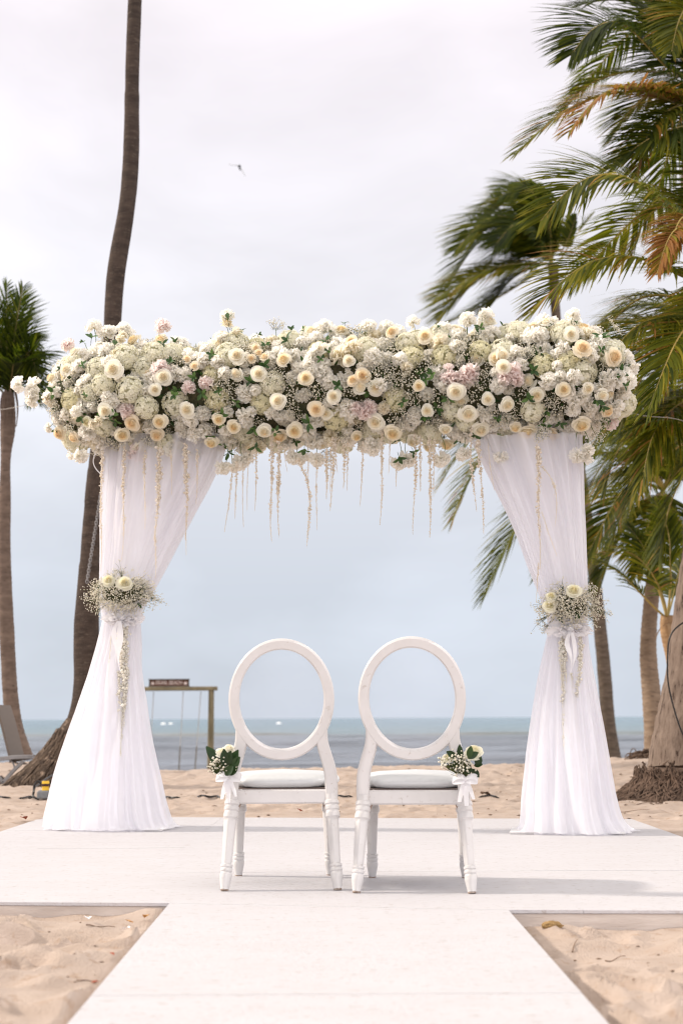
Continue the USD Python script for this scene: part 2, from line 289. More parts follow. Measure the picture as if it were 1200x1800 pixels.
# sea: colour drifts with distance from the beach (shallow grey, sandbar line, teal beyond), wind ripples as bump
M['sea'] = usdkit.material(stage, '/World/Looks/sea', {
    'g': ('geometry', {}), 'sep': ('separate_xyz', {}), 'mp': ('mapping', {'mapping_type': 'point', 'scale': (0.02, 0.05, 1)}),
    'wob': ('noise_texture', {'scale': 1.0, 'detail': 3.0}), 'ws': ('math', {'math_type': 'multiply_add', 'value2': 60.0, 'value3': -30.0}),
    'ad': ('math', {'math_type': 'add'}), 'mr': ('map_range', {'from_min': 30.0, 'from_max': 400.0, 'clamp': True}),
    'r': ('rgb_ramp', {'ramp': [(0, (0.15, 0.165, 0.195)), (0.16, (0.135, 0.155, 0.185)), (0.235, (0.125, 0.15, 0.17)), (0.27, (0.155, 0.16, 0.145)), (0.31, (0.105, 0.15, 0.165)), (0.6, (0.075, 0.135, 0.16)), (1, (0.065, 0.125, 0.16))]}),
    'm2': ('mapping', {'mapping_type': 'point', 'scale': (0.10, 0.42, 1)}), 'n2': ('noise_texture', {'scale': 1.0, 'detail': 7.0, 'roughness': 0.6}),
    'b': ('bump', {'strength': 1.0, 'distance': 1.6}), 'p': ('principled_bsdf', {'roughness': 0.16, 'specular_ior_level': 0.32, 'ior': 1.33})},
    [('g.position', 'sep.vector'), ('g.position', 'mp.vector'), ('mp.vector', 'wob.vector'), ('wob.fac', 'ws.value1'), ('ws.value', 'ad.value1'), ('sep.y', 'ad.value2'), ('ad.value', 'mr.value'),
     ('mr.result', 'r.fac'), ('r.color', 'p.base_color'), ('g.position', 'm2.vector'), ('m2.vector', 'n2.vector'), ('n2.fac', 'b.height'), ('b.normal', 'p.normal')], surface='p.BSDF')

# ------------------------------------------------------------------ the setting: sand, sea
_cr = np.array([P(x_, y_, 17.5) for x_, y_ in ((50, 1341), (180, 1352), (300, 1355), (600, 1350), (850, 1346), (1000, 1340), (1100, 1334), (1200, 1328))])
CREST_X = [-40, *_cr[:, 0], 40]; CREST_Z = [_cr[0, 2] + 0.1, *_cr[:, 2], _cr[-1, 2] + 0.15]
LPX, RPX = -2.075, 1.905
FRONT = [(LPX, 5.50), (-0.639, 5.377), (0.578, 5.142), (RPX, 5.07)]
BACK = [(RPX, 9.59), (LPX, 10.11)]
def sand_base(x, y):
    x, y = np.asarray(x, float), np.asarray(y, float)
    c = np.interp(x, CREST_X, CREST_Z)
    front = -0.052 - 0.012 * np.clip(x, -1, 1)
    back = -0.012 + (c + 0.012) * np.clip((y - 9.8) / 7.2, 0, 1) ** 1.5
    t = np.clip((y - 5.5) / 3.0, 0, 1)
    z = front * (1 - t) + back * t
    drop = np.clip((y - 17.5) / 9, 0, None)
    return z - np.where(y > 17.5, 1.35 * np.minimum(drop, 1) ** 1.3 + 1.2 * np.clip(drop - 1, 0, 3), 0)
def axis_nodes(segs):
    out = []
    for a, b, st in segs: out.append(np.arange(a, b, st))
    return np.unique(np.round(np.concatenate(out + [[segs[-1][1]]]), 5))
sx = axis_nodes([(-60, -8, 4), (-8, -4.5, 0.25), (-4.5, -2.6, 0.06), (-2.6, 2.6, 0.022), (2.6, 5, 0.05), (5, 8, 0.25), (8, 60, 4)])
sy = axis_nodes([(-12, 1.5, 0.8), (1.5, 2.7, 0.1), (2.7, 5.6, 0.022), (5.6, 9.3, 0.25), (9.3, 12, 0.04), (12, 18.5, 0.07), (18.5, 30, 0.8), (30, 60, 6)])
SX, SY = np.meshgrid(sx, sy)
Z = sand_base(SX, SY)
q = np.stack([SX, SY, np.zeros_like(SX)], -1)
near = np.clip((5.65 - SY) / 0.3, 0, 1); farm = np.clip((SY - 9.0) / 0.5, 0, 1) * np.clip((20 - SY) / 2, 0, 1)
lump = (meshkit.fbm(q * [3.4, 3.0, 1], 4, 3) - 0.5)
rid = 1 - np.abs(2 * meshkit.fbm(q * [2.1, 2.6, 1] + 7, 3, 9) - 1)
Z = Z + near * (0.085 * lump + 0.045 * (rid - 0.75)) + farm * (0.055 * (meshkit.fbm(q * [2.6, 2.0, 1], 4, 5) - 0.5) + 0.03 * (meshkit.fbm(q * [7, 5, 1], 3, 15) - 0.5))
def dents(n, x0, x1, y0, y1, r0, r1, dep, seed):
    r_ = np.random.default_rng(seed)
    for _ in range(n):
        cx, cy = r_.uniform(x0, x1), r_.uniform(y0, y1); a = r_.uniform(0, PI); rr = r_.uniform(r0, r1); d = dep * r_.uniform(0.4, 1)
        i0, i1 = np.searchsorted(sx, [cx - 3 * rr, cx + 3 * rr]); j0, j1 = np.searchsorted(sy, [cy - 3 * rr, cy + 3 * rr])
        if i1 <= i0 or j1 <= j0: continue
        X, Y = SX[j0:j1, i0:i1] - cx, SY[j0:j1, i0:i1] - cy
        u = (X * math.cos(a) + Y * math.sin(a)) / rr; w = (-X * math.sin(a) + Y * math.cos(a)) / (rr * 0.5)
        s = u * u + w * w
        Z[j0:j1, i0:i1] += -d * np.exp(-s ** 1.5) + 0.45 * d * np.exp(-((np.sqrt(s) - 1.5) / 0.4) ** 2)
dents(70, -2.2, -0.5, 2.7, 5.3, 0.05, 0.13, 0.058, 1); dents(70, 0.5, 2.2, 2.7, 5.2, 0.05, 0.13, 0.062, 2)
dents(1100, -4.4, 4.8, 9.5, 17.6, 0.09, 0.2, 0.026, 4)
inside = (SX > LPX + 0.03) & (SX < RPX - 0.03) & (SY > np.interp(SX, [p[0] for p in FRONT], [p[1] for p in FRONT]) + 0.05) & (SY < np.interp(SX, [LPX, RPX], [10.11, 9.59]) - 0.04)
ail = (SX > -0.66) & (SX < 0.63) & (SY < 5.5)
Z[inside] = np.minimum(Z[inside], -0.06); Z[ail] = np.minimum(Z[ail], -0.085)
edge = (SY > 9.2) & ~inside & (SY < 10.7)
Z[edge] = np.minimum(Z[edge], -0.006 + 0.02 * np.clip(np.abs(SX[edge]) - 1.7, 0, 1))
from scipy.interpolate import RegularGridInterpolator
_sand = RegularGridInterpolator((sy, sx), Z, bounds_error=False, fill_value=0.0)
def sandz(x, y): return float(_sand((y, x)))
def S(px, py):
    """point on the sand behind pixel: first hit along the ray, never past the berm's crest"""
    y = np.concatenate([np.linspace(2.2, 9, 500), np.linspace(9, 17.6, 900)])
    d = ray(px, py); p = EYE + d * (y / d[1])[:, None]
    hit = np.nonzero(p[:, 2] <= _sand(p[:, [1, 0]]))[0]
    p = p[hit[0]] if len(hit) else p[-1]
    return np.array([p[0], p[1], sandz(p[0], p[1])])
setdata(obj('sand', (np.stack([SX, SY, Z], -1).reshape(-1, 3), gridf(len(sx), len(sy))), M['sand'], smooth=True), kind='structure')

yy = np.concatenate([np.arange(22, 140, 0.45), np.geomspace(140, 30000, 130)])
uu = np.linspace(-1, 1, 260)
Xs = uu[None, :] * (yy[:, None] * 0.6 + 30); Ys = np.repeat(yy[:, None], 260, 1)
fade = np.clip((300 - Ys) / 200, 0, 1)
Zs = np.zeros_like(Xs)
for kx, ky, amp, ph in ((0.05, 0.9, 0.11, 0.0), (-0.12, 1.5, 0.075, 1.3), (0.22, 2.1, 0.05, 2.1), (0.02, 0.42, 0.14, 0.7)):
    wob = 3.0 * meshkit.fbm(np.stack([Xs * 0.05, Ys * 0.04, np.full_like(Xs, ph)], -1), 3, 21)
    Zs += amp * np.sin(kx * Xs + ky * Ys + ph + wob * 2)
Zs = -0.9 + fade * Zs * (0.5 + meshkit.fbm(np.stack([Xs * 0.08, Ys * 0.06, Xs * 0], -1), 3, 5))
setdata(obj('sea', (np.stack([Xs, Ys, Zs], -1).reshape(-1, 3), gridf(260, len(yy))), M['sea'], smooth=True), kind='structure')

def wave(px, wpx, d, h, label):
    c = P(px, 1262, d); c[2] = -0.9; w = wpx / FPX * d
    n = 24; t = np.linspace(-1, 1, n); mb = MB()
    prof = np.clip(1 - t * t, 0, 1) ** 0.6 * (0.6 + 0.7 * meshkit.noise(np.stack([t * 5 + px, t * 0, t * 0], -1), 3))
    rings = []
    for a in np.linspace(0, PI, 7):
        rings.append(np.stack([c[0] + t * w / 2, c[1] - math.cos(a) * (1.2 + 0.6 * np.sin(t * 7)), c[2] - 0.1 + math.sin(a) * h * prof], -1))
    t_ = thing('breaking_wave', label, 'wave', c, group=None)
    obj('foam_crest', (np.array(rings).reshape(-1, 3), gridf(n, 7)), M['foam'], t_, smooth=True)
wave(287, 9, 420, 0.6, 'white breaking wave beyond the swing, larger left one of a pair')
wave(300, 7, 430, 0.5, 'small white breaking wave just right of the larger one behind the swing')
wave(490, 10, 420, 0.55, 'white breaking wave on the horizon seen through the left chair back')

# ------------------------------------------------------------------ stage platform and aisle
plat = Polygon(FRONT + BACK)
pt = thing('stage_platform', 'low white painted wooden stage platform under the flower arch', 'platform', (0, 7.3, 0))
def prism(poly, z0, z1):
    m = trimesh.creation.extrude_polygon(poly, z1 - z0, engine='earcut'); m.apply_translation([0, 0, z0]); return np.array(m.vertices), np.array(m.faces)
rp = np.random.default_rng(3)
rows = [4.0, 6.42, 7.64, 8.86, 11.0]
for i in range(len(rows) - 1):
    cuts = [-3, -0.83, 1.6, 3] if i % 2 else [-3, -1.6, 0.84, 3]
    for j in range(len(cuts) - 1):
        pg = plat.intersection(sbox(cuts[j] + 0.0007, rows[i] + 0.0007, cuts[j + 1] - 0.0007, rows[i + 1] - 0.0007))
        if pg.area < 0.01: continue
        z = -rp.uniform(0.0, 0.0016)
        obj('deck_panel', prism(pg, -0.012, z), M['deck'], pt, smooth=False)
fb = np.array(FRONT)
for a, b in ((0, 1), (1, 2), (2, 3)):
    p0, p1 = fb[a], fb[b]; d = unit(p1 - p0); nrm = np.array([d[1], -d[0]])
    pg = Polygon([p0 - nrm * 0.0025, p1 - nrm * 0.0025, p1 - nrm * 0.045, p0 - nrm * 0.045])
    obj('front_board', prism(pg, -0.16, -0.0135), M['fascia'], pt, smooth=False)
obj('under_frame', prism(plat.buffer(-0.05), -0.18, -0.0145), M['wood_dark'], pt, smooth=False)

aL0, aL1 = G(298, 1588)[:2], G(118, 1800)[:2]; aR0, aR1 = G(893, 1600)[:2], G(1070, 1800)[:2]
def ext(a, b, y): return a + (b - a) * ((y - a[1]) / (b[1] - a[1]))
aisle = Polygon([aL0 - [0, 0.004], aR0 - [0, 0.004], ext(aR0, aR1, -4), ext(aL0, aL1, -4)])
at_ = thing('aisle_runway', 'white painted wooden aisle walkway leading over sand to the stage', 'walkway', (0, 2, 0))
ys_ = [-4, -2.4, -0.2, 1.5, 3.62, 6]
for i in range(5):
    pg = aisle.intersection(sbox(-3, ys_[i] + 0.0007, 3, ys_[i + 1] - 0.0007))
    obj('deck_panel', prism(pg, -0.020, -rp.uniform(0, 0.0012)), M['deck'], at_, smooth=False)
obj('under_frame', prism(aisle.buffer(-0.012), -0.16, -0.0225), M['fascia'], at_, smooth=False)

# ------------------------------------------------------------------ arch plane
BL, BR = G(200, 1457), G(1006, 1463)
AX = unit((BR - BL) * [1, 1, 0]); AN = np.array([AX[1], -AX[0], 0.0])      # AN points to the camera
ALEN = float(np.linalg.norm(BR - BL))
def A(px, py, b=0.0):
    """arch coordinates (along, towards camera, height) of the pixel on the arch plane shifted b to the camera"""
    d = ray(px, py); o = BL + AN * b
    t = ((o - EYE) @ AN) / (d @ AN); p = EYE + d * t
    return np.array([(p - BL) @ AX, b, p[2]])
def W(a, b, z): return BL + AX * a + AN * b + np.array([0, 0, z])
def Wv(a, b, z): return BL + np.asarray(a)[..., None] * AX + np.asarray(b)[..., None] * AN + np.asarray(z)[..., None] * np.array([0, 0, 1.0])

arch = thing('wedding_arch', 'white metal wedding arch frame hidden beneath drapes and flowers', 'arch', W(ALEN / 2, 0, 0))
for a in (0.03, ALEN - 0.03):
    obj('post', tube([W(a, 0, 0.014), W(a, 0, 1.2), W(a, 0, 2.5)], 0.028, 12), M['white_metal'], arch)
    pl = bx(0, 0, 0.007, 0.66, 0.36, 0.012, 0.002)
    obj('base_plate', (Wv(a + pl[0][:, 0], pl[0][:, 1], pl[0][:, 2]), pl[1]), M['white_metal'], arch)
obj('beam', tube([W(-0.3, 0, 2.52), W(ALEN / 2, 0, 2.52), W(ALEN + 0.3, 0, 2.52)], 0.03, 12), M['white_metal'], arch)

# ------------------------------------------------------------------ drapes
def cloth(rows, depth, seed, pleats, amp, n=220, m=90, hem=0.0, scale=1.0, zshift=0.0, tilt=0.0):
    """closed tube of cloth; rows: (y pixel, left x, right x); depth(t): half depth for t from top 0 to bottom 1"""
    R = []
    for y, xl, xr in rows:
        a0, a1 = A(xl, y), A(xr, y); R.append(((a0[0] + a1[0]) / 2, (a1[0] - a0[0]) / 2 * scale, (a0[2] + a1[2]) / 2))
    R = np.array(R); t0 = np.linspace(0, 1, len(R)); s = np.concatenate([[0], np.cumsum(np.abs(np.diff(R[:, 2])) + 1e-6)]); s /= s[-1]
    from scipy.interpolate import PchipInterpolator
    t = np.linspace(0, 1, m); C = PchipInterpolator(s, R)(t)
    ph = np.linspace(0, 2 * PI, n, endpoint=False)
    r_ = np.random.default_rng(seed)
    T, PH = np.meshgrid(t, ph, indexing='ij')
    fold = np.zeros_like(T)
    for kx in range(5):
        fk = pleats * (0.5 + 0.28 * kx) ; fk = round(fk)
        fold += (0.9 ** kx) * np.sin(fk * PH + r_.uniform(0, 6.28) + 1.6 * np.sin(2 * PI * T * r_.uniform(0.2, 0.7) + r_.uniform(0, 6.28)) + 1.2 * np.sin(2 * PH + r_.uniform(0, 6)))
    fold = np.tanh(fold * 0.7) + 0.22 * np.sin(round(pleats * 3.3) * PH + 2.2 * np.sin(3 * PH + 4 * T) + r_.uniform(0, 6)) + 0.5 * (meshkit.fbm(np.stack([np.cos(PH) * 5, np.sin(PH) * 5, T * 7 + seed], -1), 4, seed) - 0.5)
    w, d = C[:, 1][:, None], np.array([depth(x) for x in t])[:, None]
    ca, sa = np.cos(PH), np.sin(PH)
    ca = np.sign(ca) * np.abs(ca) ** 0.85; sa2 = np.sign(sa) * np.abs(sa) ** 0.85
    am = np.array([amp(x) for x in t])[:, None]
    a = C[:, 0][:, None] + ca * (w - am * 0.35 + am * 0.35 * fold)
    b = -sa2 * (d + am * fold)
    z = C[:, 2][:, None] + 0 * PH
    if hem:
        hh = np.clip((T - 0.93) / 0.07, 0, 1) ** 2
        nn = meshkit.fbm(np.stack([np.cos(PH) * 4, np.sin(PH) * 4, T * 0 + seed], -1), 3, seed) - 0.45
        a = a + hh * hem * nn * np.cos(PH) * 1.4; b = b - hh * hem * nn * np.sin(PH)
        z = np.maximum(z, 0.004 + 0.012 * hh * meshkit.noise(np.stack([PH * 3, T * 40, T * 0], -1), seed))
    return Wv(a, b, z + zshift).reshape(-1, 3), gridf(n, m, True)

def drape(label, upper, skirt, seed):
    top = A(upper[0][1], upper[0][0]); 
    t = thing('drape', label, 'drape', W((A(skirt[-1][1], skirt[-1][0])[0] + A(skirt[-1][2], skirt[-1][0])[0]) / 2, 0, 0))
    dU = lambda x: 0.15 * (1 - x) ** 1.0 + 0.055 * x
    obj('curtain', cloth(upper, dU, seed, 13, lambda x: 0.030 * (1 - x) + 0.010), M['tulle'], t, smooth=True)
    obj('curtain_lining', cloth(upper, lambda x: 0.6 * dU(x), seed + 1, 9, lambda x: 0.015 * (1 - x) + 0.006, scale=0.90), M['lining'], t, smooth=True)
    dS = lambda x: 0.07 + 0.20 * x ** 1.1
    obj('skirt', cloth(skirt, dS, seed + 2, 11, lambda x: 0.008 + 0.026 * x, hem=0.10, m=120), M['tulle'], t, smooth=True)
    obj('skirt_lining', cloth(skirt, lambda x: 0.85 * dS(x), seed + 3, 8, lambda x: 0.005 + 0.016 * x, scale=0.88, m=80), M['lining'], t, smooth=True)
    return t
UL = [(770, 182, 402), (795, 179, 396), (850, 178, 372), (900, 177, 345), (950, 176, 318), (1000, 175, 292), (1040, 175, 270), (1075, 178, 250), (1092, 180, 246)]
SL = [(1076, 184, 244), (1095, 180, 246), (1130, 172, 248), (1170, 161, 247), (1240, 139, 257), (1300, 118, 268), (1360, 99, 281), (1420, 86, 294), (1446, 81, 302), (1459, 80, 312)]
UR = [(770, 824, 1026), (795, 836, 1027), (850, 862, 1029), (900, 886, 1030), (950, 908, 1032), (1000, 927, 1033), (1050, 948, 1034), (1090, 961, 1033), (1110, 965, 1032)]
SR = [(1095, 966, 1030), (1110, 962, 1033), (1140, 955, 1036), (1200, 942, 1048), (1260, 932, 1060), (1320, 924, 1072), (1400, 915, 1088), (1440, 912, 1100), (1464, 906, 1117)]
dl = drape('white tulle drape on the left arch post tied back by a bouquet', UL, SL, 11)
dr = drape('white tulle drape on the right arch post in front of the palms', UR, SR, 31)

# ------------------------------------------------------------------ flower shapes (local, axis +z)
def rose_mesh(seed, n=27):
    r_ = np.random.default_rng(seed); mb = MB(); op = r_.uniform(0.9, 1.15)
    u = np.linspace(-1, 1, 6)[None, :]; v = np.linspace(0, 1, 5)[:, None]
    mb.add(*tube([(0, 0, 0), (0, 0, .03), (0.001, 0, .046), (0, 0.001, .051)], [.006, .007, .0055, .002], 7), 0.15)
    lz = np.array([[.0015, .044], [.008, .042], [.014, .037], [.021, .031], [.028, .025], [.033, .018], [.034, .006], [.012, -.006], [.004, -.012]]); la = np.arange(12) * PI / 6
    mb.add(np.stack([lz[:, :1] * np.cos(la), lz[:, :1] * np.sin(la), lz[:, 1:] + 0 * la], -1).reshape(-1, 3), gridf(12, 9, True), np.repeat(np.linspace(.2, .8, 9), 12))
    for i in range(n):
        t = i / (n - 1); a = i * 2.39996 + r_.uniform(-0.25, 0.25)
        if t < 0.68:
            q_ = t / 0.68; Rr = 0.0055 + 0.029 * q_ ** 0.95 * op; h = 0.052 - 0.013 * q_ ** 1.6 + r_.uniform(-.0015, .0015); w = (1.45 - 0.55 * q_) * r_.uniform(.9, 1.1)
            r = Rr * (0.60 + 0.40 * v ** 0.6) + 0.006 * q_ * v ** 5 * (1 - .4 * u * u); z = h * v ** 0.9 - 0.007 * u * u * v ** 2 - 0.004 * q_ * v ** 6
            tn = 0.10 + 0.55 * q_ + 0.25 * v * q_
        else:
            q_ = (t - 0.68) / 0.32; Rr = (0.037 + 0.018 * q_) * r_.uniform(.93, 1.07) * op; h = 0.041 - 0.014 * q_; w = 0.95 * r_.uniform(.85, 1.1)
            r = Rr * (0.45 + 0.55 * v ** 0.8) + 0.009 * v ** 4 * (1 - .5 * u * u); z = h * v - (0.008 + 0.018 * q_) * v ** 3 - 0.009 * u * u * v ** 2
            tn = 0.72 + 0.28 * v
        ang = a + u * w * (0.5 + 0.5 * v ** 0.6) + 0 * v; r = r * (1 + 0.035 * np.sin(3 * u + i)) + 0 * u
        mb.add(np.stack([r * np.cos(ang), r * np.sin(ang), z + 0 * u], -1).reshape(-1, 3), gridf(6, 5), np.broadcast_to(np.clip(tn + 0 * u + 0 * v, 0, 1), (5, 6)).ravel())
    return mb.vf(), mb.tone()
def ruffle_mesh(seed, n=30, R=0.055, elong=1.0, frill=1.0):
    r_ = np.random.default_rng(seed); mb = MB()
    u = np.linspace(-1, 1, 9)[None, :]; v = np.linspace(0, 1, 5)[:, None]
    for i in range(n):
        t = (i + 0.5) / n; th = math.acos(1 - 1.25 * t); ph = i * 2.39996 + r_.uniform(-0.3, 0.3)
        ax = np.array([math.sin(th) * math.cos(ph), math.sin(th) * math.sin(ph), math.cos(th)])
        F_ = frame(ax, r_.uniform(0, 6.28)); L = R * r_.uniform(0.85, 1.15); w = L * r_.uniform(0.52, 0.78)
        x = u * w * (0.15 + 0.85 * v ** 0.8); zz = L * v * (1 - 0.18 * u * u * v)
        y = frill * 0.16 * L * v ** 2 * np.sin(u * r_.uniform(5, 8) + r_.uniform(0, 6)) + 0.25 * L * v ** 2 * r_.uniform(-1, 1.3)
        zz = zz + frill * 0.07 * L * v ** 3 * np.sin(u * 9 + r_.uniform(0, 6))
        loc = np.stack([x, y + 0 * x, zz + 0 * x], -1).reshape(-1, 3) @ F_.T
        loc[:, 0] *= elong
        mb.add(loc, gridf(9, 5), np.broadcast_to(v * 0.9 + 0 * u, (5, 9)).ravel() * 0.85 + r_.uniform(0, 0.15))
    return mb.vf(), mb.tone()
def stock_mesh(seed):
    """a head of ruffled florets, uneven outline"""
    r_ = np.random.default_rng(seed); mb = MB()
    for i in range(r_.integers(5, 8)):
        (v, f), tn = ruffle_mesh(seed * 31 + i, 11, 0.046 * r_.uniform(0.8, 1.2))
        c = np.array([r_.uniform(-1, 1) * 0.042, r_.uniform(-1, 1) * 0.034, r_.uniform(-0.012, 0.02)])
        ax = unit(c * [1, 1, 0] * 9 + [0, 0, 0.6]); mb.add(v @ frame(ax, r_.uniform(0, 6)).T + c, f, tn)
    return mb.vf(), mb.tone()
def hydrangea_mesh(seed, R=0.085, n=150):
    r_ = np.random.default_rng(seed); mb = MB()
    ic = trimesh.creation.icosphere(1, R * 0.80); mb.add(ic.vertices * [1, 1, 0.8], ic.faces, 0.22)
    pv = np.array([(0, 0, 0), (0.55, 0.42, 0.10), (1.0, 0, 0.02), (0.55, -0.42, 0.10)]); pf = np.array([(0, 2, 1), (0, 3, 2)])
    for i in range(n):
        t = (i + 0.5) / n; th = math.acos(1 - 1.55 * t); ph = i * 2.39996
        ax = np.array([math.sin(th) * math.cos(ph), math.sin(th) * math.sin(ph), math.cos(th)])
        ax = unit(ax + r_.normal(0, 0.12, 3)); F_ = frame(ax, r_.uniform(0, 6.28)); s = R * 0.225 * r_.uniform(0.8, 1.2)
        c = ax * R * r_.uniform(0.9, 1.04) * np.array([1, 1, 0.82]); tn = r_.uniform(0.55, 1.0)
        for k in range(4):
            ca, sa = math.cos(k * PI / 2), math.sin(k * PI / 2)
            q = pv @ np.array([[ca, sa, 0], [-sa, ca, 0], [0, 0, 1]]) * s; q[:, 2] += r_.uniform(-0.1, 0.25) * s * (q[:, 0] ** 2 + q[:, 1] ** 2) / s ** 2
            mb.add(q @ F_.T + c, pf, np.array([tn * 0.6, tn, tn, tn]))
    return mb.vf(), mb.tone()
def breath_mesh(seed, R=0.075, n=130, H=0.05, rb=0.0046, dome=0.0):
    r_ = np.random.default_rng(seed); mb = MB()
    m = max(6, n // 6)
    tips = []
    for i in range(m):
        rr = R * math.sqrt(r_.uniform(0, 1)); a = r_.uniform(0, 6.28)
        tip = np.array([rr * math.cos(a), rr * math.sin(a), H * r_.uniform(0.45, 1.0) + dome * (1 - (rr / R) ** 2)])
        tips.append(tip); base = tip * [0.25, 0.25, 0] - [0, 0, 0.02]
        v, f = tube([base, (base + tip) / 2 + r_.normal(0, 0.004, 3), tip], 0.0009, 3, False); mb.add(v, f, 0.22)
    tips = np.array(tips)
    idx = r_.integers(0, m, n); c = tips[idx] + r_.normal(0, 1, (n, 3)) * [R * 0.17, R * 0.17, H * 0.18]
    rad = rb * r_.uniform(0.6, 1.25, n)
    v, f = beads(c, rad); mb.add(v, f, np.repeat(r_.uniform(0.55, 1, n), 6))
    ng = n // 3; c = tips[r_.integers(0, m, ng)] + r_.normal(0, 1, (ng, 3)) * [R * 0.16, R * 0.16, H * 0.15] - [0, 0, H * 0.25]
    v, f = beads(c, rb * 0.55); mb.add(v, f, 0.25)
    return mb.vf(), mb.tone()
def leaf_grid(L, Wd, curl, r_, fold=0.25):
    v = np.linspace(0, 1, 6)[:, None]; u = np.linspace(-1, 1, 3)[None, :]
    prof = np.sin(PI * np.clip(v * 0.94 + 0.03, 0, 1)) ** 0.8
    x = L * v + 0 * u; y = Wd * u * prof; z = fold * np.abs(u) * Wd * prof - curl * L * v ** 2
    return np.stack([x, y, z], -1).reshape(-1, 3), gridf(3, 6)
def sprig_mesh(seed, n=4, L=0.045, Wd=0.011):
    r_ = np.random.default_rng(seed); mb = MB()
    for i in range(n):
        v, f = leaf_grid(L * r_.uniform(0.8, 1.2), Wd * r_.uniform(0.8, 1.2), r_.uniform(-0.1, 0.35), r_)
        a = i * 2 * PI / n + r_.uniform(-0.5, 0.5); el = r_.uniform(0.1, 1.0)
        ca, sa, ce, se = math.cos(a), math.sin(a), math.cos(el), math.sin(el)
        v = v @ np.array([[ce, 0, se], [0, 1, 0], [-se, 0, ce]]) @ np.array([[ca, sa, 0], [-sa, ca, 0], [0, 0, 1]])
        mb.add(v + [0, 0, 0.02 + 0.004 * i], f, r_.uniform(0.15, 1))
    v, f = tube([(0, 0, -0.03), (0, 0, 0), (0, 0, 0.035)], 0.0014, 4); mb.add(v, f, 0.4)
    return mb.vf(), mb.tone()
def strand(path, r0, seed, gap=1.0):
    """hanging amaranth: knobbly tufts along a drooping stem, thinning to the tip"""
    r_ = np.random.default_rng(seed); L = float(np.linalg.norm(np.diff(path, axis=0), axis=1).sum()); n = int(L / (0.0062 * gap)) + 6
    p = spline(path, max(n, 8)); t = np.linspace(0, 1, len(p)); mb = MB()
    p = p + 0.010 * min(1, L * 1.5) * np.stack([np.sin(t * L * 9 + seed), np.cos(t * L * 8 + seed * 2), 0 * t], -1) * t[:, None]
    mb.add(*tube(p[::3] if len(p) > 24 else p, 0.0012, 4), 0.2)
    amp = r0 * (1 - 0.75 * t ** 1.6) * (0.65 + 0.6 * meshkit.noise(np.stack([t * L * 22, t * 0 + seed, t * 0], -1), seed))
    for rep in range(3):
        c = p + r_.normal(0, 1, p.shape) * amp[:, None] * 0.55; keep = r_.uniform(0, 1, len(p)) < (0.95 if rep == 0 else 0.62)
        v, f = beads(c[keep], (amp * r_.uniform(0.45, 0.9, len(p)))[keep]); mb.add(v, f, np.repeat(r_.uniform(0.2, 1, keep.sum()), 6))
    return mb.vf(), mb.tone()
LIB = {
    'rose': [rose_mesh(100 + i) for i in range(5)] + [rose_mesh(110 + i, 22) for i in range(4)], 'bud': [rose_mesh(120 + i, 13) for i in range(2)],
    'stock': [stock_mesh(140 + i) for i in range(7)], 'carnation': [ruffle_mesh(160 + i, 24, 0.055) for i in range(5)],
    'hydrangea': [hydrangea_mesh(180 + i) for i in range(4)], 'breath': [breath_mesh(200 + i) for i in range(6)], 'sprig': [sprig_mesh(220 + i) for i in range(6)]}

# ------------------------------------------------------------------ garland over the arch
gL, gR = A(92, 690, 0.10), A(1104, 690, 0.10)
GA0, GA1, GZ = gL[0], gR[0], (gL[2] + gR[2]) / 2 + 0.04
RV, RD, CAP, GB = 0.325, 0.30, 0.42, 0.02
garland = thing('flower_garland', 'long thick garland of cream roses and white flowers across the arch top', 'flowers', W((GA0 + GA1) / 2, 0, GZ))
def gsurf(s, th, k=1.0):
    """surface of the garland: s along, th around (0 = to the camera, pi/2 = up)"""
    s, th = np.asarray(s, float), np.asarray(th, float)
    e = np.minimum(s - GA0, GA1 - s) / CAP; sc = np.sqrt(np.clip(1 - np.clip(1 - e, 0, 1) ** 2, 0, 1))
    wob = 1 + 0.30 * (meshkit.fbm(np.stack([s * 2.2, np.cos(th) * 0.9, np.sin(th) * 0.9], -1), 3, 12) - 0.5)
    p = Wv(s, GB + k * RD * sc * wob * np.cos(th), GZ + k * RV * sc * wob * np.sin(th))
    cap = np.clip(1 - e, 0, 1) * np.sign(s - (GA0 + GA1) / 2)
    n = unit(cap[..., None] * AX * 1.2 + (np.cos(th) * sc)[..., None] * AN + (np.sin(th) * sc)[..., None] * np.array([0, 0, 1.0]) + 1e-6)
    return p, n
gs, gt = np.meshgrid(np.linspace(GA0 + 0.004, GA1 - 0.004, 330), np.linspace(-PI, PI, 160), indexing='ij')
gp, gn = gsurf(gs.ravel(), gt.ravel()); gx, gy = proj(gp.T.T) if False else (None, None)
_q = gp - EYE; _w = _q @ _F; gx = 600 + FPX * (_q @ _R) / _w; gy = 900 - FPX * (_q @ _U) / _w
gfront = (gn * unit(EYE - gp)).sum(1) > 0.02
def gpick(px, py):
    d = (gx - px) ** 2 + (gy - py) ** 2 + np.where(gfront, 0, 1e9); i = int(d.argmin()); return gp[i], gn[i], math.sqrt(d[i])
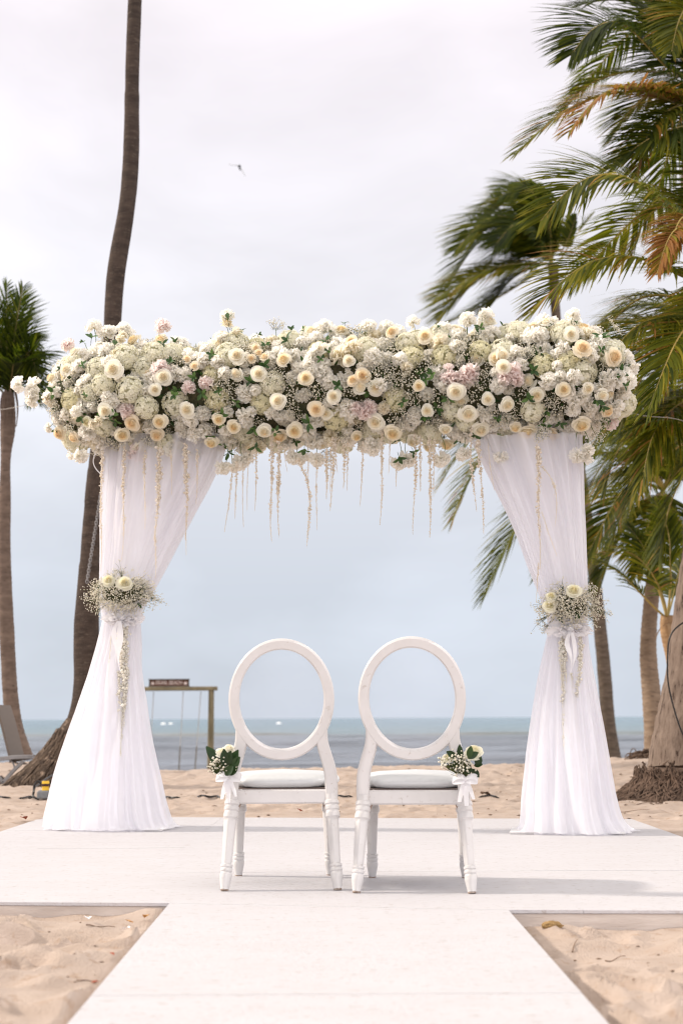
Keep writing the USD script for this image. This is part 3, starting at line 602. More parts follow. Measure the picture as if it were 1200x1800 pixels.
# core
cs, ct = np.meshgrid(np.linspace(GA0 + 0.03, GA1 - 0.03, 150), np.linspace(-PI, PI, 48, endpoint=False), indexing='ij')
cp, cn = gsurf(cs.ravel(), ct.ravel(), 0.80)
cp = cp + cn * (0.05 * (meshkit.fbm(cp * 14, 3, 4) - 0.5))[:, None]
obj('greenery_base', (cp, gridf(48, 150, True)), M['moss'], garland, smooth=True)
mbf = MB(); rf = np.random.default_rng(77)
for _ in range(1500):
    s_, t_ = rf.uniform(GA0 + 0.02, GA1 - 0.02), rf.uniform(-PI, PI); p_, n_ = gsurf(s_, t_, rf.uniform(0.82, 0.93))
    v, f = leaf_grid(rf.uniform(0.03, 0.06), rf.uniform(0.007, 0.013), 0.2, rf); d_ = unit(n_ * 0.6 + rf.normal(0, 0.6, 3)); Fm = frame(d_, rf.uniform(0, 6))
    mbf.add(v[:, [1, 2, 0]] @ Fm.T + p_, f, rf.uniform(0, 0.55))
obj('foliage', mbf.vf(), M['leaf'], garland, tone=mbf.tone(), kind='stuff')

placed_p, placed_r = [], []
rg = np.random.default_rng(41)
def bloom(name, kind, p, n, scale, mat_, tilt=0.25, view=0.35):
    m_, tn = LIB[kind][rg.integers(len(LIB[kind]))]
    ax = unit(n + view * unit(EYE - p) + rg.normal(0, tilt, 3))
    obj(name, m_, M[mat_], garland, tone=tn, xf=xform(p, ax, scale, rg.uniform(0, 6.28)), kind='stuff' if kind == 'breath' else None)
ROSES = '''283 608 r|143 631 c|204 657 i|291 666 c|277 687 i|334 715 i|190 720 i|285 732 c|162 735 g|218 756 c|277 757 p|237 736 p|418 636 i|456 661 i|492 702 i|540 669 c|587 696 i|560 715 c|412 743 c|387 730 c|372 762 c|467 747 c|490 757 p|390 575 c|547 590 i|105 759 p|107 670 c|345 785 c|362 784 c|600 580 c|690 597 c|747 602 c|861 579 c|937 586 c|821 574 i|616 642 i|637 662 c|623 672 p|660 680 i|736 679 c|802 687 i|823 716 i|858 699 i|890 702 i|885 650 i|942 692 i|1017 620 c|1025 681 c|987 682 c|752 717 c|782 741 c|905 738 c|925 743 c|1015 734 c|972 752 c|877 765 c|755 765 c|787 775 c|692 747 c|660 737 c|627 754 c|937 782 c|982 792 c|1062 632 c|575 722 c|310 770 c|247 775 c|140 760 p|520 745 c|1048 690 b|127 655 b|450 618 s|442 637 s|468 636 s|456 628 s|345 652 s|1000 600 c|725 760 c|845 742 i|1055 715 c|85 700 c|620 610 c|330 640 s|238 610 c|500 640 c'''
for it in ROSES.split('|'):
    x_, y_, k_ = it.split(); p, n, dd = gpick(float(x_), float(y_))
    mt = {'r': 'rose_cream', 'c': rg.choice(['rose_cream', 'rose_cream', 'rose_peach', 'rose_ivory']), 'i': 'rose_ivory', 'g': 'rose_green', 'p': 'rose_peach', 'b': 'rose_ivory', 's': 'rose_peach'}[k_]
    sc = {'s': 0.52, 'b': 0.7}.get(k_, rg.uniform(0.66, 0.92)) * (1.08 if k_ == 'i' else 1.0)
    bloom('rose', 'bud' if k_ in 'sb' else 'rose', p + n * rg.uniform(0.03, 0.062), n, sc, mt, 0.25, 0.45)
    placed_p.append(p); placed_r.append(0.05 * sc)
PINKS = [(332, 682), (365, 675), (225, 722), (282, 652), (635, 720), (820, 665), (910, 665), (1070, 735), (790, 657), (650, 715), (895, 655)]
for x_, y_ in PINKS:
    p, n, dd = gpick(x_, y_); bloom('carnation', rg.choice(['carnation', 'stock']), p + n * 0.012, n, rg.uniform(0.8, 1.05), 'pink'); placed_p.append(p); placed_r.append(0.05)
HYD = [(247, 637), (150, 690), (370, 652), (380, 702), (330, 590), (367, 612), (460, 712), (450, 597), (695, 705), (1000, 635), (780, 622), (430, 770), (560, 610), (720, 620), (170, 640), (590, 745), (1030, 650), (845, 610), (955, 640), (115, 705)]
for x_, y_ in HYD:
    p, n, dd = gpick(x_, y_); sc = rg.uniform(0.75, 1.0); bloom('hydrangea', 'hydrangea', p - n * 0.045, n, sc, rg.choice(['hydrangea', 'hydrangea', 'hydrangea_white'])); placed_p.append(p); placed_r.append(0.075 * sc)
BRE = [(682, 647), (725, 700), (847, 665), (915, 692), (977, 695), (975, 720), (632, 600), (985, 760), (822, 640), (880, 725), (310, 630), (407, 675), (480, 645), (395, 705), (210, 772), (102, 705), (710, 690), (700, 670), (830, 690), (960, 700), (560, 690), (430, 615), (520, 720), (770, 700), (740, 640), (505, 680)]
for x_, y_ in BRE:
    p, n, dd = gpick(x_, y_); bloom('babys_breath', 'breath', p - n * 0.02, n, rg.uniform(0.85, 1.15), 'breath', 0.1, 0.1); placed_p.append(p); placed_r.append(0.055)
# fill the rest
PPv, PRv = np.array(placed_p), np.array(placed_r)
count = {}
for rad, tries in ((0.07, 900), (0.055, 2500), (0.042, 4000), (0.032, 3500)):
    for _ in range(tries):
        s_ = rg.uniform(GA0 + 0.01, GA1 - 0.01); t_ = rg.uniform(-PI * 0.72, PI * 0.78)
        if abs(t_) > PI * 0.62 and rg.uniform() < 0.6: continue
        p, n = gsurf(s_, t_)
        if (np.linalg.norm(PPv - p, axis=1) < 0.725 * (PRv + rad)).any(): continue
        x = rg.uniform()
        if rad > 0.06: kd = ('stock', 'stock_flower', 'stock') if x < 0.55 else ('hydrangea', 'hydrangea', 'hydrangea_white')
        elif rad > 0.05: kd = ('stock', 'stock_flower', 'stock') if x < 0.62 else ('carnation', 'carnation', 'stock_cream') if x < 0.8 else ('rose', 'rose', 'rose_cream') if x < 0.88 else ('breath', 'babys_breath', 'breath')
        elif rad > 0.04: kd = ('carnation', 'carnation', 'stock') if x < 0.55 else ('breath', 'babys_breath', 'breath') if x < 0.82 else ('sprig', 'leaf_sprig', 'leaf') if x < 0.9 else ('stock', 'stock_flower', 'stock_cream')
        else: kd = ('carnation', 'carnation', 'stock') if x < 0.5 else ('sprig', 'leaf_sprig', 'leaf') if x < 0.72 else ('bud', 'rose', 'rose_ivory')
        if count.get(kd[1], 0) > 215: continue
        count[kd[1]] = count.get(kd[1], 0) + 1
        sc = {'stock': rad / 0.075, 'hydrangea': rad / 0.08, 'carnation': rad / 0.052, 'rose': rad / 0.054, 'breath': rad / 0.055, 'sprig': 0.9, 'bud': rad / 0.045}[kd[0]] * rg.uniform(0.95, 1.2)
        bloom(kd[1], kd[0], p + n * rg.uniform(-0.05, 0.022), n, sc, kd[2])
        PPv = np.vstack([PPv, p]); PRv = np.append(PRv, rad)
for _ in range(46):                                          # loose leaf sprigs between the blooms
    s_ = rg.uniform(GA0 + 0.05, GA1 - 0.05); t_ = rg.uniform(-1.4, 1.9); p, n = gsurf(s_, t_)
    bloom('leaf_sprig', 'sprig', p + n * 0.02, n, rg.uniform(0.7, 1.15), 'leaf')
# blooms that break the outline, on thin stems
OUT = [(400, 556, 'carnation', 'stock'), (398, 572, 'rose', 'rose_cream'), (855, 557, 'carnation', 'stock'), (962, 566, 'stock', 'stock'), (1040, 600, 'carnation', 'stock'), (1097, 660, 'carnation', 'stock'), (34, 676, 'carnation', 'stock'),
       (60, 682, 'stock', 'stock'), (58, 700, 'carnation', 'stock'), (280, 576, 'stock', 'pink'), (165, 575, 'carnation', 'stock'), (190, 585, 'stock', 'stock'), (222, 582, 'stock', 'stock'), (484, 575, 'breath', 'breath'), (576, 578, 'stock', 'stock'),
       (408, 816, 'stock', 'stock'), (392, 822, 'carnation', 'stock'), (425, 802, 'stock', 'stock'), (520, 803, 'stock', 'stock'), (557, 806, 'carnation', 'stock'), (700, 812, 'carnation', 'stock'), (715, 806, 'stock', 'stock'), (775, 806, 'carnation', 'stock'),
       (816, 796, 'stock', 'stock'), (880, 802, 'carnation', 'stock'), (135, 800, 'stock', 'stock'), (245, 790, 'stock', 'pink'), (300, 790, 'carnation', 'stock'), (1030, 795, 'stock', 'stock'), (1015, 800, 'carnation', 'stock'), (650, 786, 'stock', 'stock'),
       (1085, 715, 'stock', 'stock'), (1092, 690, 'carnation', 'stock'), (680, 577, 'carnation', 'stock'), (645, 575, 'stock', 'stock'), (780, 580, 'carnation', 'stock'), (120, 610, 'stock', 'pink'), (1010, 585, 'breath', 'breath'), (455, 782, 'stock', 'stock_cream')]
for x_, y_, kd, mt in OUT:
    a = A(x_, y_, 0.13); p = W(*a); c = W(np.clip(a[0], GA0 + 0.3, GA1 - 0.3), 0.05, GZ); n = unit(p - c)
    nm = {'carnation': 'carnation', 'stock': 'stock_flower', 'rose': 'rose', 'breath': 'babys_breath'}[kd]
    bloom(nm, kd, p, n, rg.uniform(0.75, 0.95), mt)
    c2 = c + (p - c) * 0.70
    obj('stem', tube(spline([c2, (c2 + p) / 2 + rg.normal(0, 0.012, 3), p], 6), 0.0022, 5), M['stem'], garland)
for _ in range(62):                                          # blooms straying out of the mass on thin stems
    s_ = rg.uniform(GA0 + 0.02, GA1 - 0.02); t_ = rg.choice([rg.uniform(0.9, 2.0), rg.uniform(0.9, 2.0), rg.uniform(-1.9, -1.1), rg.uniform(-0.6, 0.8)]); p, n = gsurf(s_, t_); o_ = rg.uniform(0.035, 0.095)
    if abs(t_) < 0.85 and min(s_ - GA0, GA1 - s_) > 0.5: o_ *= 0.4
    kd, nm, mt = [('carnation', 'carnation', 'stock'), ('stock', 'stock_flower', 'stock'), ('stock', 'stock_flower', 'stock_cream'), ('breath', 'babys_breath', 'breath'), ('bud', 'rose', 'rose_ivory'), ('sprig', 'leaf_sprig', 'leaf')][rg.integers(6)]
    q_ = p + n * o_ + rg.normal(0, 0.015, 3); bloom(nm, kd, q_, n, rg.uniform(0.55, 0.9), mt, 0.4)
    obj('stem', tube(spline([p - n * 0.06, (p + q_) / 2 + rg.normal(0, 0.008, 3), q_], 5), 0.002, 4), M['stem'], garland)
for x_, y_ in ((402, 570), (512, 585), (845, 582), (965, 580), (1092, 655), (450, 780), (700, 800), (400, 787), (725, 790), (535, 785), (160, 600), (95, 690), (1058, 600)):
    a = A(x_, y_, 0.2); p = W(*a); bloom('leaf_sprig', 'sprig', p, unit(p - W(a[0], 0, GZ)), rg.uniform(0.8, 1.2), 'leaf')
STR = [((325, 780), (327, 870), (327, 948), .017), ((327, 900), (326, 975), (326, 976), .005), ((346, 790), (346, 850), (345, 886), .010), ((408, 822), (404, 870), (396, 935), .009), ((416, 812), (415, 870), (414, 912), .010), ((427, 815), (427, 870), (427, 927), .007), ((437, 805), (435, 850), (433, 900), .006),
       ((450, 780), (449, 850), (447, 898), .010), ((478, 765), (477, 850), (478, 953), .014), ((490, 775), (490, 850), (490, 945), .015), ((524, 808), (541, 850), (537, 962), .016), ((541, 775), (542, 810), (542, 850), .009), ((557, 806), (556, 860), (555, 933), .008),
       ((574, 790), (574, 840), (572, 877), .014), ((581, 790), (580, 840), (579, 866), .008), ((586, 770), (585, 830), (582, 897), .015), ((604, 785), (605, 830), (604, 858), .012), ((611, 780), (611, 830), (611, 863), .008), ((638, 775), (636, 840), (631, 890), .010), ((672, 755), (670, 840), (669, 923), .013),
       ((697, 810), (696, 835), (695, 858), .008), ((728, 765), (730, 850), (726, 938), .013), ((737, 765), (739, 820), (740, 864), .012), ((754, 770), (757, 860), (752, 945), .015), ((763, 775), (763, 820), (762, 862), .012), ((828, 750), (829, 840), (837, 898), .014), ((839, 775), (846, 860), (852, 940), .013), ((858, 780), (862, 830), (868, 862), .006),
       ((500, 790), (502, 815), (505, 832), .006), ((180, 795), (178, 890), (176, 1003), .012), ((219, 785), (217, 870), (214, 985), .013), ((255, 790), (254, 860), (253, 930), .010), ((281, 790), (277, 860), (273, 950), .022), ((272, 940), (273, 1000), (272, 1020), .008), ((300, 790), (301, 830), (302, 870), .008),
       ((945, 785), (947, 880), (946, 1000), .017), ((946, 990), (944, 1040), (943, 1060), .006), ((952, 820), (968, 840), (974, 925), .008), ((952, 900), (965, 940), (978, 978), .007), ((590, 770), (589, 800), (592, 830), .009), ((685, 770), (684, 800), (682, 835), .007)]
for i, (a, b, c, r) in enumerate(STR):
    pth = [W(*A(q_[0], q_[1], 0.20 if i < 31 or i > 38 else 0.22)) for q_ in (a, b, c)]
    m_, tn = strand(np.array(pth) + np.array([0, 0, 0]), r * 0.78, 300 + i)
    obj('amaranth_strand', m_, M['amaranth'], garland, tone=tn)

# ------------------------------------------------------------------ tie-back bouquets
def tieback(label, cpx, cpy, wpx, hpx, roses, bow_y, seed, extra, tails):
    r_ = np.random.default_rng(seed); c = W(*A(cpx, cpy, 0.11)); m_px = np.linalg.norm(W(*A(cpx + 1, cpy, 0.11)) - W(*A(cpx, cpy, 0.11)))
    t = thing('tieback_bouquet', label, 'bouquet', c)
    rx, rz = wpx / 2 * m_px, hpx / 2 * m_px
    mb = MB(); ic = trimesh.creation.icosphere(3, 1.0); v = ic.vertices * (1 + 0.35 * (meshkit.fbm(ic.vertices * 2.5 + seed, 3, seed) - 0.5))[:, None]
    obj('greenery', trimesh.Trimesh(c + v @ np.diag([rx * 0.62, 0.07, rz * 0.60]), ic.faces), M['moss'], t, smooth=True)
    stems, bd = MB(), MB()
    n = 430
    for i in range(n):
        d = unit(r_.normal(0, 1, 3)); d[1] = -abs(d[1]) if r_.uniform() < 0.85 else d[1]
        k_ = r_.uniform(0.72, 1.0) if r_.uniform() < 0.8 else r_.uniform(1.0, 1.28)
        tip = c + d * [rx * k_, 0.13 * k_, rz * k_]
        if r_.uniform() < 0.5: stems.add(*tube([c + (tip - c) * 0.45, c + (tip - c) * 0.75 + r_.normal(0, 0.004, 3), tip], 0.0009, 3, False), 0.22)
        nb = r_.integers(5, 10); bd.add(*beads(tip + r_.normal(0, 0.012, (nb, 3)), 0.0040 * r_.uniform(0.55, 1.25, nb)), np.repeat(r_.uniform(0.48, 1, nb), 6))
    for x_, y_, s_ in extra:
        cc = W(*A(x_, y_, 0.13)); m = int(s_ * 18)
        for _ in range(m):
            tip = cc + r_.normal(0, 1, 3) * [0.03 * s_, 0.02, 0.03 * s_]; nb = 4
            stems.add(*tube([cc + (c - cc) * 0.4, (cc + tip) / 2, tip], 0.0008, 3, False), 0.22); bd.add(*beads(tip + r_.normal(0, 0.008, (nb, 3)), 0.0036 * r_.uniform(0.6, 1.2, nb)), np.repeat(r_.uniform(0.48, 1, nb), 6))
    stems.add(*bd.vf(), bd.tone()); obj('babys_breath', stems.vf(), M['breath'], t, tone=stems.tone(), kind='stuff')
    for x_, y_, s_ in roses:
        p = W(*A(x_, y_, 0.215)); m_, tn = LIB['rose'][r_.integers(5)]
        obj('rose', m_, M['rose_green'], t, tone=tn, xf=xform(p - 0.01 * unit(EYE - p), unit(unit(EYE - p) + [0, 0, 0.55] + r_.normal(0, 0.15, 3)), s_, r_.uniform(0, 6)))
    for k_ in range(4):
        m_, tn = LIB['sprig'][r_.integers(6)]; d = unit(r_.normal(0, 1, 3) * [1, 0.3, 1] - [0, 0.6, 0.0])
        obj('leaf_sprig', m_, M['leaf'], t, tone=tn * 0.5, xf=xform(c + d * [rx * 0.6, 0.09, rz * 0.6], d, 0.8, r_.uniform(0, 6)))
    bc = W(*A(cpx + 2, bow_y, 0.08)); mb = MB()
    for k_ in range(5):
        (v, f), tn = ruffle_mesh(seed * 7 + k_, 9, 0.085 * r_.uniform(0.8, 1.1), 1.0, 0.8)
        off = np.array([(k_ - 2) * 0.030, -0.02, r_.uniform(-0.012, 0.008)]); mb.add(v @ frame(unit(off * [14, 1, 0] + [0, -0.5, -0.1]), r_.uniform(0, 6)).T * [0.95, 0.55, 0.55] + bc + off, f)
    obj('tulle_bow', mb.vf(), M['ribbon'], t, smooth=True)
    for pts, hw in tails['ribbon']:
        path = spline([W(*A(x_, y_, b_)) for x_, y_, b_ in pts], 14); half = np.array([hw, 0.3 * hw, 0.25 * hw])[None] * (0.6 + 0.5 * np.sin(np.linspace(0, 5, 14)))[:, None]
        obj('ribbon_tail', strip(path, half), M['ribbon'], t, smooth=True)
    for i, (pts, r0) in enumerate(tails['strand']):
        def vb(y_): x_ = np.clip((y_ - bow_y + 12) / 383, 0, 1); return 0.07 + 0.20 * x_ ** 1.1 + np.interp(y_ - bow_y, [5, 60, 85, 120], [0.018, 0.020, 0.002, -0.014])
        pts = [(x_, y_, vb(y_)) for x_, y_, b_ in pts]
        m_, tn = strand(np.array([W(*A(x_, y_, b_)) for x_, y_, b_ in pts]), r0 * 0.62, seed + 50 + i); obj('amaranth_strand', m_, M['amaranth_pale'], t, tone=tn)
tieback("baby's breath bouquet with two cream roses tying back the left drape", 216, 1043, 112, 64, [(191, 1022, 0.76), (219, 1026, 0.76)], 1088, 5, [(214, 1003, 0.7), (168, 1028, 0.8), (158, 1058, 0.8), (262, 1050, 1.0), (272, 1053, 0.7), (170, 1075, 0.6), (195, 1010, 0.6)],
        {'ribbon': [([(207, 1092, .14), (200, 1110, .15), (204, 1140, .16), (203, 1165, .16)], 0.012), ([(210, 1092, .14), (211, 1130, .17), (208, 1165, .17), (212, 1182, .17)], 0.016)],
         'strand': [([(213, 1100, .15), (215, 1150, .19), (217, 1240, .26), (214, 1330, .29)], 0.030), ([(219, 1100, .14), (221, 1150, .19), (222, 1200, .23)], 0.026), ([(213, 1102, .15), (212, 1140, .18), (213, 1190, .22)], 0.026), ([(209, 1180, .2), (211, 1240, .25), (216, 1300, .28)], 0.022), ([(222, 1170, .2), (221, 1230, .25), (218, 1280, .27)], 0.022), ([(195, 1120, .13), (192, 1200, .21), (193, 1270, .26)], 0.010)]})
tieback("wide baby's breath bouquet with pale roses tying back the right drape", 1000, 1064, 104, 62, [(1008, 1040, 0.74), (968, 1050, 0.6), (965, 1066, 0.66)], 1107, 6, [(952, 1070, 1.0), (948, 1090, 0.9), (1047, 1050, 1.2), (1052, 1072, 1.0), (1062, 1078, 0.8), (985, 1028, 0.7), (1040, 1035, 0.8), (955, 1105, 0.7), (1046, 1090, 0.6)],
        {'ribbon': [([(1001, 1112, .14), (996, 1130, .15), (1002, 1150, .17), (1004, 1180, .18)], 0.014), ([(1005, 1112, .14), (1010, 1140, .16), (1008, 1165, .18), (1002, 1183, .18)], 0.012)],
         'strand': [([(989, 1122, .13), (988, 1180, .19), (990, 1260, .26), (994, 1320, .28)], 0.022), ([(986, 1125, .13), (985, 1160, .17), (987, 1210, .22)], 0.018), ([(1018, 1118, .12), (1019, 1170, .18), (1013, 1240, .24), (1012, 1300, .28)], 0.022), ([(1022, 1125, .12), (1021, 1160, .17), (1018, 1200, .21)], 0.016), ([(1004, 1185, .18), (1006, 1230, .23), (1005, 1290, .27)], 0.018), ([(995, 1118, .14), (993, 1170, .19), (997, 1230, .24)], 0.014)]})

# ------------------------------------------------------------------ chairs (local: faces +y, back to the camera)
def turned(p0, p1, prof, sides=20, flute=0.0):
    """turned leg from p0 (top) to p1: prof = (t, radius)"""
    t = np.array([q_[0] for q_ in prof]); r = np.array([q_[1] for q_ in prof])
    tt = np.unique(np.concatenate([np.linspace(0, 1, 70), t])); rr = np.interp(tt, t, r)
    p = np.asarray(p0) + (np.asarray(p1) - np.asarray(p0)) * tt[:, None]
    ang = np.arange(sides) * 2 * PI / sides; fl = np.where((tt > 0.27) & (tt < 0.74), flute, 0)
    R2 = rr[:, None] * (1 - fl[:, None] * (0.5 - 0.5 * np.cos(ang * 5))[None])
    return tube(p, R2, sides)
LEG = [(0, .026), (.06, .026), (.07, .030), (.10, .031), (.115, .027), (.13, .030), (.16, .030), (.175, .027), (.20, .030), (.24, .031), (.26, .026), (.30, .027), (.70, .0215), (.735, .020), (.745, .024), (.765, .024), (.775, .021), (.79, .024), (.81, .024), (.82, .021), (.84, .024), (.88, .024), (.985, .017), (1, .017)]
def make_chair(label, loc, rotz):
    t = thing('oval_back_chair', label, 'chair', loc, rotz, 'chairs set before the arch')
    rec = 0.16
    def Y(z): return -0.205 - rec * max(0.0, z - 0.40)
    cz, rw, rh = 0.746, 0.191, 0.220
    an = np.linspace(0, 2 * PI, 72, endpoint=False)
    ring = np.array([(rw * math.cos(a), Y(cz + rh * math.sin(a)), cz + rh * math.sin(a)) for a in an])
    obj('back_ring', sweep_rect(ring, 0.0425, 0.042, np.array([0, -1.0, -rec]), True, 0.30), M['chair'], t, smooth=40, local=True)
    pr = np.array([((rw - 0.010) * math.cos(a), Y(cz + (rh - 0.010) * math.sin(a)), cz + (rh - 0.010) * math.sin(a)) for a in an])
    v = np.vstack([pr, [[0, Y(cz), cz]]]); n = len(pr); i0 = np.arange(n); i1 = (i0 + 1) % n
    obj('clear_back_pane', (v, np.stack([i0, i1, np.full(n, n)], 1)), M['acrylic'], t, smooth=False, local=True)
    for s in (-1, 1):
        pts = spline([(s * .199, Y(.32), .32), (s * .200, Y(.39), .39), (s * .196, Y(.45), .45), (s * .178, Y(.52), .52), (s * .163, Y(.575), .575), (s * .162, Y(.62), .62), (s * .176, Y(.68), .68)], 26)
        obj('back_stile', sweep_rect(pts, np.interp(np.linspace(0, 1, 26), [0, .3, .55, .8, 1], [.050, .052, .050, .048, .030]), 0.040, np.array([0, -1.0, 0]), False, 0.28), M['chair'], t, smooth=40, local=True)
        rl = obj('rear_leg', turned((s * .197, -.205, .365), (s * .222, -.292, 0.006), LEG, 20, 0.16), M['chair'], t, smooth=35, local=True)
        obj('scuffed_foot', tube([(s * .2216, -.2905, .0055), (s * .222, -.292, .0)], 0.0155, 14), M['scuff'], rl, local=True)
        fl = obj('front_leg', turned((s * .190, .205, .365), (s * .197, .250, 0.006), LEG, 20, 0.16), M['chair'], t, smooth=35, local=True)
        obj('scuffed_foot', tube([(s * .1969, .2497, .0055), (s * .197, .250, .0)], 0.0155, 14), M['scuff'], fl, local=True)
        obj('corner_brace', sweep_rect(spline([(s * .165, -.203, .338), (s * .183, -.208, .29), (s * .196, -.214, .255)], 8), .010, .012, np.array([0, -1.0, 0])), M['scuff'], t, local=True)
        obj('side_rail', sweep_rect(spline([(s * .200, -.19, .358), (s * .212, .0, .358), (s * .200, .20, .358)], 8), .022, .056, np.array([0, 0, 1.0])), M['chair'], t, local=True)
    obj('back_rail', bx(0, -.205, .358, .37, .026, .056, .006), M['chair'], t, local=True)
    obj('front_rail', bx(0, .205, .358, .36, .026, .056, .006), M['chair'], t, local=True)
    obj('seat_board', bx(0, 0.01, .3885, .36, .35, .006, .002), M['gap_shade'], t, local=True)
    # cushion: superellipse, crowned
    nu, nv = 72, 18; a = np.linspace(0, 2 * PI, nu, endpoint=False); e = 0.42
    cx_ = np.sign(np.cos(a)) * np.abs(np.cos(a)) ** e; cy_ = np.sign(np.sin(a)) * np.abs(np.sin(a)) ** e
    wx = np.where(cy_ > 0, .236, .190 + .046 * (cy_ + 1)); rows_ = []
    for j in range(nv):
        u_ = j / (nv - 1) * PI; k_ = math.sin(u_) ** 0.26 if 0 < j < nv - 1 else 0.0; zt = -math.cos(u_)
        sg = 1.0 if zt < 0 else 1.0
        z_ = .416 + (zt * (.028 if zt < 0 else .026)) + (0.018 * max(0, zt) * (1 - (cx_ * k_) ** 2) * (1 - (cy_ * k_) ** 2))
        wr = 0.0022 * np.sin(a * 23) * (1 if abs(zt) < 0.8 else 0) * np.exp(-((np.abs(np.abs(cx_) - .9)) / .2) ** 2)
        rows_.append(np.stack([cx_ * k_ * wx, 0.012 + cy_ * k_ * .208, z_ + wr + 0 * a], -1))
    obj('seat_cushion', (np.vstack(rows_), gridf(nu, nv, True)), M['leather'], t, smooth=True, local=True)
    return t
ch1 = make_chair('white oval-back chair with clear pane, leafy bouquet tied on its left', (-0.2495, 6.035, 0), 1.0)
ch2 = dup(ch1, "white oval-back chair with clear pane, baby's breath posy tied on its right", (0.297, 5.925, 0), -5.0)

def posy(label, px, py, d, rosepts, leaves, breaths, bow, seed):
    r_ = np.random.default_rng(seed); c = P(px, py, d)
    t = thing('chair_posy', label, 'posy', c)
    mpx = d / FPX
    def at(x_, y_, b): p = P(x_, y_, d); p[1] -= b; return p
    ic = trimesh.creation.icosphere(2, 1.0)
    obj('greenery', trimesh.Trimesh(at(bow[0], bow[1] - 18, 0.02) + ic.vertices * [0.026, 0.022, 0.034], ic.faces), M['moss'], t, smooth=True)
    for x_, y_, s_ in rosepts:
        p = at(x_, y_, 0.015); m_, tn = LIB['rose'][r_.integers(5)]
        obj('rose', m_, M['rose_ivory' if seed == 1 else 'rose_green'], t, tone=np.clip(tn + .3, 0, 1), xf=xform(p, unit([0.25 * r_.uniform(-1, 1), -0.55, 0.8]), s_, r_.uniform(0, 6)))
    for x0, y0, x1, y1, w_, b in leaves:
        p0, p1 = at(x0, y0, b), at(x1, y1, b + r_.uniform(0.0, 0.02)); L = np.linalg.norm(p1 - p0)
        v, f = leaf_grid(L, w_ * mpx, r_.uniform(-.1, .15), r_, 0.35); e1 = unit(p1 - p0); e3 = unit(np.cross(e1, np.cross([0.15 * r_.uniform(-1, 1), -1, 0.35], e1))); e2 = np.cross(e3, e1)
        obj('leaf', (v @ np.stack([e1, e2, e3]) + p0, f), M['dark_leaf'], t, tone=np.full(len(v), r_.uniform(0.1, 0.7)))
    mb = MB()
    for x_, y_, n_, sp in breaths:
        cc = at(x_, y_, 0.05); cs_ = cc + r_.normal(0, 1, (n_, 3)) * [sp * mpx, 0.012, sp * mpx]
        mb.add(*beads(cs_, 0.0048 * r_.uniform(0.6, 1.2, n_)), np.repeat(r_.uniform(0.6, 1, n_), 6))
        for q_ in cs_[::2]: mb.add(*tube([at(bow[0], bow[1], 0.02), (q_ + at(bow[0], bow[1], 0.04)) / 2, q_], 0.0008, 3, False), 0.22)
    obj('babys_breath', mb.vf(), M['breath'], t, tone=mb.tone(), kind='stuff')
    bw = at(bow[0], bow[1], 0.045)
    mb = MB()
    for s in (-1, 1):                                    # bow loops
        a = np.linspace(0, 2 * PI, 20); lx = s * 0.025 * (1 - np.cos(a)) / 1.0; lz = 0.010 * np.sin(a) * (1 + .4 * np.sin(a)) - 0.10 * lx * s * 0.3
        pth = bw + np.stack([lx, -0.008 * np.sin(a * 1.5), lz], -1); half = np.array([[0.002, 0.006, 0.011]]) * (0.6 + 0.5 * np.sin(a / 2))[:, None]
        mb.add(*strip(pth, half))
    obj('bow', mb.vf(), M['ribbon'], t, smooth=True)
    ks = trimesh.creation.icosphere(2, 1.0); obj('knot', trimesh.Trimesh(bw + ks.vertices * [.010, .009, .010], ks.faces), M['ribbon'], t, smooth=True)
    for dx, L, wv in ((-0.022, .085, .011), (0.002, .10, .010), (0.026, .075, .010), (-0.006, .06, .009)):
        path = spline([bw, bw + [dx * .5, -0.006, -L * .35], bw + [dx * .9, 0.0, -L * .7], bw + [dx * 1.15, -0.004, -L]], 14)
        ang = np.linspace(0, r_.uniform(0.6, 1.6), 14) + r_.uniform(-.4, .4)
        obj('ribbon_tail', strip(path, np.stack([wv * np.cos(ang), wv * np.sin(ang) * .8, 0 * ang], -1)), M['ribbon'], t, smooth=True)
    return t
posy('small bouquet of dark leaves and a white rose on the left chair', 393, 1338, 5.78, [(389, 1326, .5), (402, 1320, .5)],
     [(392, 1350, 364, 1312, 9, .02), (388, 1345, 370, 1322, 9, .03), (398, 1350, 396, 1316, 8, .05), (402, 1352, 421, 1318, 8, .04), (404, 1356, 423, 1330, 8, .05), (400, 1345, 408, 1320, 8, .055), (398, 1362, 412, 1346, 8, .06), (396, 1358, 372, 1352, 6, .02), (404, 1362, 420, 1348, 7, .05), (390, 1350, 372, 1338, 8, .03)],
     [(384, 1339, 26, 5), (395, 1349, 18, 6), (376, 1347, 20, 5), (410, 1352, 10, 7)], (403, 1366), 1)
posy("small posy of baby's breath, green leaves and a cream rose on the right chair", 812, 1335, 5.66, [(832, 1325, .62), (787, 1335, .42)],
     [(808, 1340, 806, 1308, 6, .03), (801, 1332, 783, 1321, 6, .03), (821, 1334, 824, 1311, 6, .07), (820, 1333, 837, 1322, 6, .07), (836, 1345, 842, 1328, 7, .03), (828, 1352, 840, 1366, 6, .02), (800, 1350, 783, 1348, 7, .02), (812, 1356, 828, 1352, 7, .04), (804, 1352, 796, 1338, 7, .03), (832, 1346, 846, 1343, 5, .02), (806, 1350, 802, 1336, 6, .04), (815, 1358, 820, 1344, 7, .03)],
     [(805, 1335, 40, 7), (815, 1342, 30, 8), (785, 1336, 26, 6), (822, 1345, 14, 6), (800, 1352, 14, 7), (775, 1338, 14, 4)], (816, 1370), 2)

